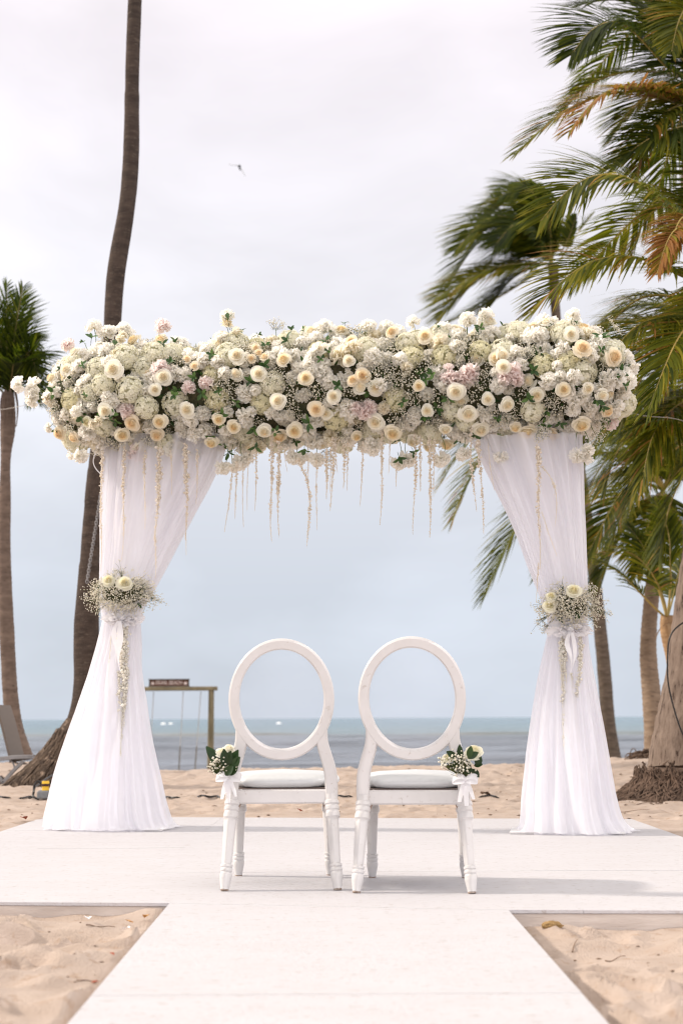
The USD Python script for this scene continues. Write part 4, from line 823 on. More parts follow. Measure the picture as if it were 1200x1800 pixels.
# ------------------------------------------------------------------ palms
def trunk_mesh(path, ringgap=0.075, ringdepth=0.05, sides=22, lumps=0.06, seed=0):
    """path rows: x, y, z, r"""
    L = np.linalg.norm(np.diff(np.asarray(path)[:, :3], axis=0), axis=1).sum(); n = int(min(220, L / (ringgap / 4)))
    q_ = spline(path, n); p, r = q_[:, :3], np.clip(q_[:, 3], 0.02, None); s = np.linspace(0, L, n)
    ph = (s / ringgap + 1.2 * meshkit.noise(np.stack([s * 2, s * 0, s * 0], -1), seed)) % 1.0
    prof = 1 + ringdepth * (ph - 0.5)
    ang = np.arange(sides) * 2 * PI / sides
    nz = meshkit.fbm(np.stack([np.cos(ang)[None] * 1.5 + 0 * s[:, None], np.sin(ang)[None] * 1.5 + 0 * s[:, None], s[:, None] * 3 + 0 * ang[None]], -1), 4, seed) - 0.5
    return tube(p, (r * prof)[:, None] * (1 + lumps * 2 * nz), sides)
def frond_mesh(pts, Lmax, roll, droop, tone, seed, nl=88, wind=(-0.25, 0, 0), dry=0.0, start=0.10, w0=0.020):
    r_ = np.random.default_rng(seed); n = 40; p = spline(pts, n); Ltot = np.linalg.norm(np.diff(p, axis=0), axis=1).sum()
    rad = np.linspace(0.020, 0.004, n) * (0.6 + 0.12 * Ltot)
    rach = tube(p, rad, 6)
    T = unit(np.gradient(p, axis=0)); up = np.array([0, 0, 1.0])
    Sd = unit(np.cross(T, up) + 1e-6); Nn = np.cross(Sd, T)
    c, s_ = math.cos(roll), math.sin(roll); S2 = c * Sd + s_ * Nn; N2 = -s_ * Sd + c * Nn
    mb = MB(); ts = np.linspace(start, 0.995, nl); seg = np.linspace(0, 1, 5)
    prof = np.array([0.55, 1.0, 0.92, 0.6, 0.04])
    for side in (-1, 1):
        for t in ts:
            t = min(1.0, t + r_.uniform(-0.004, 0.004)); x = t * (n - 1); i = min(int(x), n - 2); fr = x - i
            b = p[i] * (1 - fr) + p[i + 1] * fr; Tt, St, Nt = T[i], S2[i], N2[i]
            L = Lmax * (0.42 + 0.62 * math.sin(PI * min(1, t * 0.86 + 0.10)) ** 0.8) * (1 - 0.45 * max(0, t - 0.75) / 0.25) * r_.uniform(0.86, 1.08)
            al = math.radians(68 - 40 * t + r_.normal(0, 4))
            d = unit(Tt * math.cos(al) + side * St * math.sin(al) + Nt * (0.22 + r_.normal(0, 0.06)))
            g = droop * r_.uniform(0.75, 1.3)
            u_ = seg[:, None]
            path = b + L * (d * u_ * (1 - 0.18 * g * u_) + (np.array([0, 0, -1.0]) * g + np.asarray(wind)) * u_ ** 2 * 0.62)
            wd = unit(np.cross(d, Nt) + 1e-6) * (w0 * r_.uniform(0.8, 1.15)) * (0.7 + 0.3 * L / Lmax)
            v = np.stack([path - wd * prof[:, None], path + wd * prof[:, None]], 1).reshape(-1, 3)
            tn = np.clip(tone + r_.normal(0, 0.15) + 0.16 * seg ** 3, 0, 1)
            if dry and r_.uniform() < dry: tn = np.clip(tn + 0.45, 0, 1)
            mb.add(v, gridf(2, 5), np.repeat(tn, 2))
    return rach, mb.vf(), mb.tone()
_fs = [1000]
def frond(palm, pts, Lmax=0.55, roll=0.5, droop=0.45, tone=0.35, nl=88, wind=(-0.25, 0, 0), dry=0.0, start=0.10, w0=0.013, rmat='rachis'):
    _fs[0] += 1
    rach, vf, tn = frond_mesh(pts, Lmax, roll, droop, tone, _fs[0], nl, wind, dry, start, w0)
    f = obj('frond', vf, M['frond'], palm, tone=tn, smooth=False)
    obj('rachis', rach, M[rmat], f, smooth=True)
def pix(path, d):
    """rows (px, py, r px [, depth offset]) -> x, y, z, r"""
    out = []
    for q_ in path:
        dd = d + (q_[3] if len(q_) > 3 else 0); out.append([*P(q_[0], q_[1], dd), q_[2] * dd / FPX])
    return np.array(out)
def fp(pts, d):
    return [P(x_, y_, d + o) for x_, y_, o in pts]
def crown_rest(palm, c, n, L, az0, az1, seed, Lmax=0.55, tone=0.35, el=(0.1, 1.0), **kw):
    """the fronds on the side the photograph hardly shows"""
    r_ = np.random.default_rng(seed)
    for i in range(n):
        a = az0 + (az1 - az0) * (i + r_.uniform(0.2, 0.8)) / n; e = r_.uniform(*el); l = L * r_.uniform(0.85, 1.1); h = np.array([math.cos(a), math.sin(a), 0])
        m = c + l * 0.5 * (h * math.cos(e) + np.array([0, 0, math.sin(e)])); tip = m + l * 0.5 * (h * math.cos(e - 1.1) + np.array([0, 0, math.sin(e - 1.1)])) + [-0.15 * l, 0, 0]
        frond(palm, [c, m, tip], Lmax, r_.uniform(-0.3, 0.3), 0.55, tone + r_.normal(0, 0.07), **kw)
def roots(palm, base, R, H, n, mat_, seed, dirbias=(0, 0), top=0.35, rr=0.007):
    """flared root collar with a mat of thin roots"""
    r_ = np.random.default_rng(seed); mb = MB(); bx_, by_, bz_ = base
    for i in range(n):
        a = r_.uniform(0, 2 * PI); k_ = r_.uniform(top, 1.0); reach = R * r_.uniform(0.85, 1.25)
        h = H * (1 - (k_ - top) / (1 - top)) ** 1.1 * r_.uniform(0.85, 1.05)
        d = np.array([math.cos(a), math.sin(a), 0]) ; bia = np.array([dirbias[0], dirbias[1], 0])
        a2 = a + r_.normal(0, 0.30); d2 = np.array([math.cos(a2), math.sin(a2), 0])
        p0 = np.array([bx_, by_, bz_ + h + 0.01]) + d * R * k_ * 0.72 + bia * k_ * 0.5
        p2 = np.array([bx_, by_, 0]) + d2 * reach * (0.55 + 0.5 * k_) + bia * (0.3 + k_); p2[2] = sandz(p2[0], p2[1]) - r_.uniform(-0.02, 0.03)
        p1 = p0 * 0.45 + p2 * 0.55 + [*(d2[:2] * 0.02), 0.02 + 0.15 * h]
        wig = r_.normal(0, 0.028, 3); w2 = r_.normal(0, 0.05, 3) * [1, 1, 0.35]
        mb.add(*tube(spline([p0, p0 * 0.7 + p2 * 0.3 + [0, 0, .02] + r_.normal(0, 0.02, 3), p1 + wig, p2 + w2], 8), np.linspace(1.1, 0.6, 8) * rr * r_.uniform(0.45, 1.3), 4, False))
    obj('roots', mb.vf(), mat_, palm, smooth=True, kind='stuff')

# tall dark leaning palm behind the left post
b0 = S(105, 1383); d = float(b0[1]) + 0.25
tp = pix([(128, 1392, 66), (132, 1350, 50), (140, 1300, 34), (148, 1250, 25.5), (152, 1200, 22.5), (152, 1150, 22), (153, 1080, 21), (157, 1000, 18), (163, 900, 16), (169, 830, 15.3), (197, 580, 16), (204, 480, 16.5), (222, 370, 15), (231, 250, 14.3), (232, 150, 13.2), (237, 0, 13), (246, -200, 12.5), (262, -420, 11.5)], d)
pal = thing('coconut_palm', 'tall dark palm trunk leaning behind the left drape, root mass at its foot', 'palm tree', tp[0, :3])
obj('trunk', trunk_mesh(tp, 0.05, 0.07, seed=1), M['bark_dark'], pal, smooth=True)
fl = MB(); nn = 26; an = np.arange(40) * 2 * PI / 40
prof = [(0.0, 0.52), (0.10, 0.45), (0.20, 0.36), (0.31, 0.275), (0.42, 0.215), (0.52, 0.17), (0.61, 0.14), (0.70, 0.10)]
rings = []
for h_, r_0 in prof:
    cx_ = np.interp(h_, [0, 0.75], [b0[0] + 0.05, P(147, 1250, d)[0]]); rr_ = r_0 * (1 + 0.16 * np.clip(-np.cos(an), 0, 1) * (1 - h_)) * (1 + 0.5 * (meshkit.fbm(np.stack([np.cos(an) * 2.5, np.sin(an) * 2.5, an * 0 + h_ * 6], -1), 3, 8) - 0.5))
    rings.append(np.stack([cx_ + rr_ * np.cos(an), b0[1] + rr_ * np.sin(an) * 0.8, b0[2] - 0.05 + h_ + 0 * an], -1))
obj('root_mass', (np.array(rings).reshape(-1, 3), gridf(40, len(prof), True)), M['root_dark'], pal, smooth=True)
mbk = MB(); rk = np.random.default_rng(9)
for i in range(1300):
    a = rk.uniform(0, 2 * PI); h0 = rk.uniform(0.02, 0.60); def_ = lambda h_: (np.interp(h_, [0, .75], [b0[0] + .05, P(147, 1250, d)[0]]), np.interp(h_, [q_[0] for q_ in prof], [q_[1] for q_ in prof]))
    pts = []
    for k_ in range(5):
        h_ = max(-0.02, h0 - 0.07 * k_ * rk.uniform(0.7, 1.3)); cx_, rr_ = def_(max(h_, 0)); rr_ *= (1 + 0.16 * max(0, -math.cos(a)) * (1 - h_)) * (1.0 + 0.035 * math.sin(k_ * 1.3))
        aa = a + rk.normal(0, 0.07); pts.append((cx_ + (rr_ + rk.uniform(0.0, 0.035)) * math.cos(aa), b0[1] + (rr_ + 0.012) * 0.8 * math.sin(aa), b0[2] - 0.05 + h_ + 0.01))
    mbk.add(*tube(pts, np.array([0.4, 1, 1.1, 0.9, 0.4]) * 0.0075 * rk.uniform(0.5, 1.6), 4, False))
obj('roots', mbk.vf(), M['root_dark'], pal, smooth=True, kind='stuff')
ctop = tp[-1, :3]
crown_rest(pal, ctop, 14, 3.2, -PI, PI, 60, 0.6, 0.35)

# palm at the left edge
d = 17.0
tp = pix([(38, 1338, 22), (35, 1320, 18.5), (26, 1285, 16), (19, 1230, 13.5), (14, 1150, 13), (10, 1050, 12), (8, 950, 10.5), (9, 860, 9.8), (11, 790, 9.8), (13, 765, 12.5), (14, 740, 13.5), (15, 705, 11), (16, 680, 7)], d)
pal = thing('coconut_palm', 'coconut palm at the left edge of the picture with upright fronds', 'palm tree', tp[0, :3])
obj('trunk', trunk_mesh(tp, 0.06, 0.06, seed=2), M['bark_left'], pal, smooth=True)
cc = (16, 700)
for tip, mid, ro, tn in (((40, 505, -.2), (26, 590, 0), 0.9, .25), ((58, 540, .3), (38, 610, .1), 0.7, .3), ((66, 655, -.4), (50, 625, -.2), -0.6, .2), ((55, 640, .5), (46, 628, .3), 0.5, .2), ((12, 500, .2), (12, 590, 0), -0.8, .2), ((-20, 520, -.3), (0, 600, 0), -0.9, .22),
                         ((-60, 560, 0), (-20, 600, 0), 0.4, .25), ((-90, 640, .2), (-40, 610, 0), 0.2, .25), ((30, 530, .6), (22, 610, .2), 0.4, .15), ((-70, 720, -.2), (-40, 660, 0), 0.3, .3), ((62, 700, .2), (50, 650, .1), 0.3, .2), ((24, 640, -.5), (22, 650, -.3), 0.0, .15), ((72, 705, -.3), (52, 618, -.1), 0.5, .22), ((68, 600, .2), (42, 590, .1), 0.9, .25)):
    frond(pal, fp([(*cc, 0), (*mid[:2], mid[2]), tip], d), 0.50, ro, 0.22, tn - .12, 64, (0.03, 0, 0), w0=0.0095, rmat='rachis_dark')
for i in range(6):
    hv = [P(cc[0] + (i - 2.5) * 4, 690 - 5 * (i % 2), d - .12), P(cc[0] + (i - 2.5) * 6, 715, d - .16), P(cc[0] + (i - 2.5) * 5, 738 + 6 * (i % 3), d - .13)]
    obj('husk', strip(spline(hv, 8), np.array([0.016, 0.006, 0]) * np.linspace(1, .3, 8)[:, None]), M['bark_left'], pal)

# back palm with the wind-swept crown above the garland's right half
d = 27.0
tp = pix([(1079, 1338, 14), (1074, 1310, 13), (1063, 1200, 12), (1045, 1020, 10.5), (1015, 800, 9.5), (985, 620, 8.8), (975, 530, 8.5), (972, 465, 9.5)], d)
pal = thing('coconut_palm', 'slender distant palm leaning left with wind-swept crown above the garland', 'palm tree', tp[0, :3])
obj('trunk', trunk_mesh(tp, 0.09, 0.06, seed=3), M['bark_back'], pal, smooth=True)
cc = (970, 462)
FR = [((878, 345, -.5), (925, 330, 0), .9, .25), ((838, 395, .3), (900, 350, .2), .8, .35), ((800, 440, -.6), (880, 380, -.3), .8, .4), ((790, 500, .3), (870, 410, .1), .6, .3), ((765, 525, -.8), (870, 470, -.4), .5, .5), ((772, 560, -.4), (850, 480, -.2), .5, .45), ((780, 570, .6), (880, 520, .3), .4, .45),
      ((915, 320, .4), (945, 345, .2), 1.0, .25), ((955, 330, -.2), (960, 375, 0), 1.1, .3), ((850, 480, .8), (905, 420, .4), .6, .15), ((830, 420, .9), (900, 385, .5), .7, .2), ((870, 430, -.9), (920, 390, -.5), .8, .15), ((900, 480, 1.0), (935, 430, .6), .5, .12), ((860, 540, .2), (915, 480, .2), .4, .3), ((985, 360, .5), (980, 400, .2), .6, .2), ((905, 400, -.4), (940, 400, 0), .8, .15), ((925, 440, .3), (950, 425, 0), .8, .12)]
for tip, mid, ro, tn in FR:
    frond(pal, fp([(*cc, 0), mid, tip], d), 0.80, ro, 0.5, tn, 100, (-0.55, 0, -0.05), w0=0.018, rmat='rachis')
frond(pal, fp([(985, 455, 0), (1015, 410, .2), (1045, 372, .4)], d), 0.30, .5, .2, .4, 14, (-.5, 0, 0), start=0.6, w0=.03, rmat='rachis')
frond(pal, fp([(982, 450, 0), (1000, 415, -.2), (1012, 378, -.3)], d), 0.30, .5, .2, .3, 30, (-.5, 0, 0), start=0.25, w0=.03, rmat='rachis_dark')

# big palm at the right edge: fat trunk, crown at the upper right
d = 13.0
tp = pix([(1212, 1412, 84), (1212, 1380, 76), (1213, 1340, 70), (1216, 1290, 66), (1220, 1240, 60), (1226, 1180, 53), (1232, 1100, 51), (1238, 1020, 44), (1240, 950, 40), (1246, 800, 35), (1247, 650, 31), (1235, 480, 27), (1221, 345, 25), (1222, 230, 23), (1228, 150, 26)], d)
bigp = thing('coconut_palm', 'thick palm trunk at the right edge with scarred bark and root mat', 'palm tree', tp[0, :3])
obj('trunk', trunk_mesh(tp, 0.16, 0.03, 72, 0.09, seed=4), M['bark_big'], bigp, smooth=True)
cb = S(1212, 1402); rk = np.random.default_rng(14); an = np.arange(64) * 2 * PI / 64
cprof = [(0.0, 0.62), (0.04, 0.56), (0.09, 0.49), (0.14, 0.44), (0.19, 0.40), (0.24, 0.36), (0.30, 0.28)]
def crad(h_, a_): return np.interp(h_, [q_[0] for q_ in cprof], [q_[1] for q_ in cprof]) * (1 + 0.30 * (meshkit.fbm(np.stack([np.cos(a_) * 2.2, np.sin(a_) * 2.2, 0 * a_ + h_ * 3], -1), 3, 18) - 0.5))
obj('root_mass', (np.array([np.stack([cb[0] + crad(h_, an) * np.cos(an), cb[1] + 0.1 + crad(h_, an) * np.sin(an), cb[2] - 0.06 + h_ + 0 * an], -1) for h_, _ in cprof]).reshape(-1, 3), gridf(64, len(cprof), True)), M['root'], bigp, smooth=True)
mbk = MB()
for i in range(2400):
    a = rk.uniform(0, 2 * PI); h0 = rk.uniform(-0.06, 0.27) + 0.10 * meshkit.noise(np.array([a * 2.0, 0.3, 0.1]), 4) * rk.uniform(0, 1); st = rk.uniform(0.02, 0.045); pts = []; da = rk.normal(0, 0.05)
    for k_ in range(4):
        h_ = h0 - st * k_ * 0.8; aa = np.array([a + da * k_]); rr_ = max(float(crad(max(h_, 0), aa)[0]), 0.415 - 0.10 * max(h_, 0)) + (0 if h_ > 0 else -h_ * 1.6) + rk.uniform(0.0, 0.03)
        pts.append((cb[0] + rr_ * math.cos(aa[0]), cb[1] + 0.1 + rr_ * math.sin(aa[0]), cb[2] - 0.05 + max(h_, 0.015 + 0.02 * rk.uniform()) + rk.normal(0, 0.006)))
    mbk.add(*tube(pts, np.array([0.5, 1, 0.9, 0.4]) * 0.0085 * rk.uniform(0.5, 1.5), 4, False))
obj('roots', mbk.vf(), M['root'], bigp, smooth=True, kind='stuff')
cc = (1228, 135)
FR = [([(1172, 117, -.4), (1090, 40, -.8), (1040, 52, -1.0), (1003, 97, -1.1)], .72, .8, .12, .0), ([(1190, 60, 0), (1120, 5, .1), (1060, 0, 0), (1018, 8, -.1)], .6, .5, .22, .0), ([(1170, 60, .4), (1110, -30, .5), (1050, -60, .5)], .7, .6, .2, 0), ([(1200, 160, -.5), (1120, 160, -1.0), (1020, 180, -1.3), (908, 268, -1.5)], .52, .35, .48, .10),
      ([(1190, 180, -.6), (1130, 155, -1.2), (1060, 165, -1.6), (1000, 232, -1.9)], .50, .2, .78, .5), ([(1180, 130, .4), (1110, 125, .7), (1020, 160, .9), (985, 205, 1.0)], .5, .3, .42, .1), ([(1215, 40, -.3), (1190, -40, -.5), (1150, -110, -.6)], .7, .4, .2, 0),
      ([(1215, 175, -.5), (1180, 190, -1.0), (1140, 235, -1.3), (1115, 320, -1.4)], .5, .2, .35, .2), ([(1240, 60, -.4), (1220, 10, -.8), (1195, 30, -1.1), (1180, 90, -1.3)], .45, .5, .5, .05), ([(1210, 130, .5), (1160, 150, 1.1), (1110, 190, 1.4), (1070, 250, 1.5)], .55, .2, .3, .1), ([(1225, 210, -.7), (1185, 225, -1.2), (1130, 250, -1.4), (1078, 292, -1.4)], .62, .7, .25, 0)]
for pts, Lm, ro, tn, dry in FR:
    frond(bigp, fp([(*cc, 0)] + pts, d), Lm, ro, 0.42, tn, 135, (-0.25, 0, 0), dry, w0=0.0125)
crown_rest(bigp, P(*cc, d), 9, 2.9, -PI / 2.2, PI / 1.6, 61, 0.6, 0.3)

# right palm just outside the frame whose fronds reach in across the middle
d = 11.6
cpx, cpy = 1282, 452
tp = pix([(1330, 1420, 40), (1325, 1200, 32), (1310, 900, 28), (1292, 650, 26), (1283, 500, 26), (1282, 455, 28)], d)
pal = thing('coconut_palm', 'palm beyond the right edge whose long arching fronds reach in at mid height', 'palm tree', tp[0, :3])
obj('trunk', trunk_mesh(tp, 0.09, 0.05, seed=5), M['bark_warm'], pal, smooth=True)
FR = [([(1230, 408, -.3), (1150, 340, -.6), (1080, 307, -.8), (1010, 325, -1.0), (950, 388, -1.1)], .62, .75, .42, 0), ([(1220, 490, -.4), (1140, 458, -.8), (1070, 452, -1.0), (990, 492, -1.2), (935, 548, -1.2)], .60, .55, .52, .05), ([(1250, 400, .2), (1200, 350, .4), (1150, 370, .5), (1110, 450, .6)], .5, .3, .5, .2),
      ([(1230, 420, -.7), (1195, 400, -1.2), (1170, 430, -1.5), (1155, 480, -1.6)], .35, .2, .85, .6), ([(1235, 400, -.6), (1205, 380, -1.0), (1185, 410, -1.3), (1172, 470, -1.4)], .33, .2, .83, .6), ([(1215, 520, .3), (1140, 520, .5), (1080, 560, .6), (1040, 640, .6)], .55, .3, .42, .05), ([(1220, 560, -.4), (1160, 560, -.9), (1100, 590, -1.2), (1060, 660, -1.3)], .55, .3, .5, .05),
      ([(1240, 300, .3), (1170, 245, .5), (1120, 260, .6), (1075, 295, .6)], .5, .6, .35, 0), ([(1225, 560, .5), (1180, 600, .8), (1130, 660, 1.0), (1090, 750, 1.0)], .55, .3, .35, .1), ([(1250, 540, -.6), (1210, 570, -1.2), (1170, 640, -1.6), (1140, 720, -1.7)], .5, .2, .4, .1)]
for pts, Lm, ro, tn, dry in FR:
    frond(pal, fp([(cpx, cpy, 0)] + pts, d), Lm, ro, 0.45, tn, 140, (-0.22, 0, 0), dry, w0=0.0115)
crown_rest(pal, P(cpx, cpy, d), 8, 2.6, -PI / 2.2, PI / 1.6, 62, 0.55, 0.35)

# second right palm outside the frame, lower crown: the wall of hanging fronds
d = 14.2
cpx, cpy = 1292, 720
tp = pix([(1345, 1400, 36), (1335, 1150, 30), (1308, 850, 27), (1292, 725, 28)], d)
pal = thing('coconut_palm', 'palm beyond the right edge whose low fronds hang right of the garland end', 'palm tree', tp[0, :3])
obj('trunk', trunk_mesh(tp, 0.09, 0.05, seed=6), M['bark_warm'], pal, smooth=True)
FR = [([(1250, 645, -1.3), (1190, 618, -1.9), (1120, 611, -2.2), (1055, 617, -2.3)], .66, -.05, .62, .03), ([(1240, 760, -.9), (1200, 745, -1.5), (1140, 742, -1.9), (1085, 770, -2.0)], .62, .1, .30, .03), ([(1230, 620, .4), (1150, 570, .7), (1080, 570, .9), (1010, 620, 1.0)], .66, .4, .42, .05), ([(1230, 690, -.4), (1160, 690, -.7), (1090, 720, -.9), (1040, 800, -.9)], .66, .2, .38, .05), ([(1230, 700, .3), (1160, 720, .6), (1100, 770, .8), (1060, 860, .8)], .66, .2, .32, .05),
      ([(1240, 720, -.6), (1190, 740, -1.0), (1140, 800, -1.2), (1105, 900, -1.2)], .6, .2, .35, .1), ([(1235, 650, .8), (1140, 640, 1.4), (1060, 690, 1.7), (1000, 790, 1.8)], .66, .3, .3, 0), ([(1250, 600, .5), (1190, 540, .9), (1110, 540, 1.1), (1040, 590, 1.2)], .66, .5, .36, 0), ([(1260, 740, .2), (1220, 800, .3), (1180, 880, .4), (1160, 980, .4)], .6, .2, .35, .1), ([(1240, 760, .9), (1170, 800, 1.4), (1110, 870, 1.6), (1070, 960, 1.6)], .62, .2, .28, .05),
      ([(1225, 660, 1.0), (1120, 600, 1.6), (1040, 600, 1.8), (960, 660, 1.9)], .66, .4, .3, 0), ([(1235, 700, -1.0), (1195, 710, -1.5), (1150, 760, -1.8), (1130, 840, -1.9)], .55, .2, .45, .1)]
for pts, Lm, ro, tn, dry in FR:
    frond(pal, fp([(cpx, cpy, 0)] + pts, d), Lm, ro, 0.62, tn, 135, (-0.12, 0, 0), dry, w0=0.0125)
crown_rest(pal, P(cpx, cpy, d), 7, 2.8, -PI / 2.2, PI / 1.6, 63, 0.6, 0.35)

# palm between the back palm and the big trunk
d = 19.0
tp = pix([(1152, 1338, 21), (1150, 1318, 18.5), (1146, 1240, 16.5), (1139, 1150, 14.5), (1144, 1060, 13.2), (1152, 980, 12.5), (1162, 900, 13), (1166, 870, 14)], d)
pal = thing('coconut_palm', 'pale ringed palm trunk on the right, standing left of the thick one', 'palm tree', tp[0, :3])
obj('trunk', trunk_mesh(tp, 0.075, 0.07, seed=7), M['bark_warm'], pal, smooth=True)
roots(pal, S(1148, 1331), 0.24, 0.07, 90, M['root'], 15, (-0.10, 0), rr=0.008)
cc = (1166, 862)
FR = [([(1100, 800, 0), (980, 830, 0), (900, 940, 0), (850, 1050, 0)], .72, .35, .38, 0), ([(1090, 760, .4), (960, 730, .6), (850, 800, .7), (795, 915, .7)], .72, .4, .45, .1), ([(1090, 740, -.4), (960, 690, -.6), (850, 740, -.8), (775, 850, -.8)], .72, .3, .45, .1), ([(1120, 850, -.4), (1090, 870, -.7), (1060, 920, -.9), (1028, 985, -1.0)], .62, .3, .42, .1), ([(1120, 900, .3), (1080, 960, .4), (1050, 1030, .4)], .55, .3, .35, .05),
      ([(1130, 820, .5), (1080, 800, .8), (1040, 850, 1.0), (1020, 940, 1.0)], .62, .3, .3, .05), ([(1190, 800, -.3), (1200, 740, -.6), (1180, 680, -.8)], .62, .4, .3, 0), ([(1140, 800, .3), (1110, 730, .5), (1060, 720, .6), (1030, 790, .6)], .66, .4, .34, 0), ([(1185, 900, -.4), (1210, 950, -.7), (1220, 1020, -.9)], .55, .2, .35, .1), ([(1150, 900, -.5), (1130, 950, -.9), (1120, 1010, -1.0)], .5, .2, .4, .1),
      ([(1100, 830, .9), (1030, 860, 1.3), (975, 930, 1.5), (945, 1010, 1.5)], .62, .3, .33, 0), ([(1180, 780, .6), (1150, 700, 1.0), (1090, 660, 1.3)], .66, .4, .3, 0)]
for pts, Lm, ro, tn, dry in FR:
    frond(pal, fp([(*cc, 0)] + pts, d), Lm, ro, 0.5, tn, 115, (-0.2, 0, 0), dry, w0=0.015)
crown_rest(pal, P(*cc, d), 6, 2.6, -PI / 2.2, PI / 1.6, 64, 0.6, 0.35)

# young low palm between the two right trunks
d = 16.0
tp = pix([(1192, 1352, 14), (1186, 1240, 12), (1179, 1150, 10.5), (1173, 1105, 13), (1172, 1082, 11)], d)
pal = thing('coconut_palm', 'young palm with bare yellow stalks and brown husk behind the thick trunk', 'palm tree', tp[0, :3])
obj('trunk', trunk_mesh(tp, 0.05, 0.06, seed=8), M['husk'], pal, smooth=True)
FR = [([(1150, 1068, -.1), (1120, 1037, -.2), (1095, 1012, -.2), (1048, 985, -.2)], .42, .2, .35, 0, .40), ([(1160, 1045, .1), (1148, 1008, .1), (1132, 965, .2), (1100, 920, .3)], .45, .4, .3, 0, .34), ([(1178, 1030, 0), (1178, 985, 0), (1175, 940, .1), (1150, 880, .2)], .45, .4, .35, 0, .40), ([(1185, 1040, .2), (1195, 1000, .3), (1210, 960, .4)], .45, .3, .3, 0, .3), ([(1165, 1050, -.4), (1140, 1000, -.7), (1100, 970, -.9), (1060, 975, -1.0)], .42, .3, .4, .1, .35)]
for pts, Lm, ro, tn, dry, st in FR:
    frond(pal, fp([(1172, 1088, 0)] + pts, d), Lm, ro, 0.45, tn, 60, (-0.2, 0, 0), dry, start=st, w0=0.0125)
obj('husk', strip(spline([P(1172, 1096, d - .15), P(1160, 1105, d - .25), P(1152, 1122, d - .28)], 10), np.array([0.035, 0.02, 0.03]) * np.linspace(1, 0.25, 10)[:, None]), M['husk'], pal, smooth=True)
obj('husk', strip(spline([P(1176, 1096, d - .1), P(1177, 1115, d - .18), P(1172, 1140, d - .2)], 10), np.array([0.03, 0.01, 0.0]) * np.linspace(1, 0.3, 10)[:, None]), M['husk'], pal, smooth=True)

# ------------------------------------------------------------------ cables
t = thing('trunk_cable', 'black cable hanging in a loop from the thick right palm trunk', 'cable', P(1180, 1130, 12.4))
obj('cable_run', tube(spline([P(1235, 1085, 12.45), P(1200, 1095, 12.35), P(1181, 1112, 12.35), P(1173, 1150, 12.35), P(1174, 1200, 12.35), P(1184, 1245, 12.35), P(1203, 1298, 12.3), P(1230, 1340, 12.3)], 40), 0.007, 6), M['cable'], t)
t = thing('string_cable', 'thin grey cable strung behind the garland between the palms', 'cable', P(600, 718, 11))
obj('cable_run', tube(spline([P(-40, 722, 16.5), P(0, 720, 15.5), P(30, 715, 14.5), P(300, 705, 11), P(700, 700, 10.6), P(1085, 716, 10.8), P(1125, 730, 11), P(1165, 733, 11.2), P(1205, 741, 11.5), P(1260, 760, 11.8)], 60), 0.0028, 5), M['rope'], t)
bxp = S(82, 1405)
t = thing('power_box', 'grey outlet box with a yellow and black plug on the sand', 'power box', bxp)
obj('box', (lambda b: (b[0] + bxp, b[1]))(bx(0.0, 0, 0.035, 0.15, 0.10, 0.07, 0.012)), M['box_grey'], t, smooth=False)
pc = bxp + [-0.012, -0.0, 0.07]
pm = obj('plug', tube([pc, pc + [0, 0, 0.03], pc + [0, 0, 0.031], pc + [0, 0, 0.078]], [0.030, 0.030, 0.033, 0.030], 16), M['plug_yellow'], t)
obj('plug_band', tube([pc + [0, 0, 0.035], pc + [0, 0, 0.056]], 0.0345, 16), M['plug_dark'], pm)
dz = bxp[1]
t = thing('power_cable', 'looped black power cable beside the grey outlet box', 'cable', S(60, 1403))
lp = lambda x_, y_, o=0.0: P(x_, y_, dz + o)
obj('cable_run', tube(spline([pc + [0, 0, 0.078], lp(73, 1378, .02), lp(67, 1374, .02), lp(61, 1380, .02), lp(59, 1392, .02), lp(58, 1399, 0), lp(62, 1403, -.02), lp(69, 1405, -.03)], 40), 0.009, 6), M['cable'], t)
obj('cable_run', tube(spline([lp(50, 1404, 0), lp(57, 1401, 0), lp(60, 1390, .0), lp(64, 1382, .1), lp(75, 1374, .3), lp(94, 1362, .7), lp(110, 1352, .9)], 40), 0.008, 6), M['cable'], t)
rc = np.random.default_rng(5)
t = thing('ground_cable', 'thin black cable lying half buried in the sand behind the stage', 'cable', S(560, 1404))
for xa, xb in ((-30, 22), (30, 60), (285, 318), (344, 392), (470, 500), (586, 622), (700, 716), (838, 880)):
    pts = []
    for x_ in np.linspace(xa, xb, 10):
        p = S(x_, 1403 + 1.5 * math.sin(x_ * 0.05) + 1.0 * math.sin(x_ * 0.21)); e_ = min(x_ - xa, xb - x_) / max(1, xb - xa); p[2] += -0.012 + 0.022 * min(1, e_ * 5); pts.append(p)
    obj('cable_run', tube(pts, 0.0075, 6), M['cable'], t)

t = thing('hanging_chain', 'thin grey metal chain hanging against the tall dark palm trunk', 'chain', P(165, 950, 12.6))
cps = spline([P(177, 868, 12.6), P(170, 915, 12.6), P(162, 965, 12.6), P(153, 1022, 12.6)], 34); ct_ = unit(np.gradient(cps, axis=0))
for i in range(34):
    lk = trimesh.creation.torus(0.0125, 0.0032, major_sections=10, minor_sections=5); lk.apply_scale([1.5, 1, 1]); x_ = ct_[i]; y_ = unit(np.cross([0, -1.0, 0.1] if i % 2 else [1.0, -0.2, 0.0], x_)); R3 = np.eye(4); R3[:3, 0], R3[:3, 1], R3[:3, 2], R3[:3, 3] = x_, y_, np.cross(x_, y_), cps[i]
    lk.apply_transform(R3); obj('link', lk, M['lounger_metal'], t)
obj('ribbon_curl', tube(spline([W(*A(167, 797, .12)), W(*A(164, 812, .13)), W(*A(172, 828, .14)), W(*A(179, 834, .15))], 12), 0.0035, 5), M['ribbon'], garland)

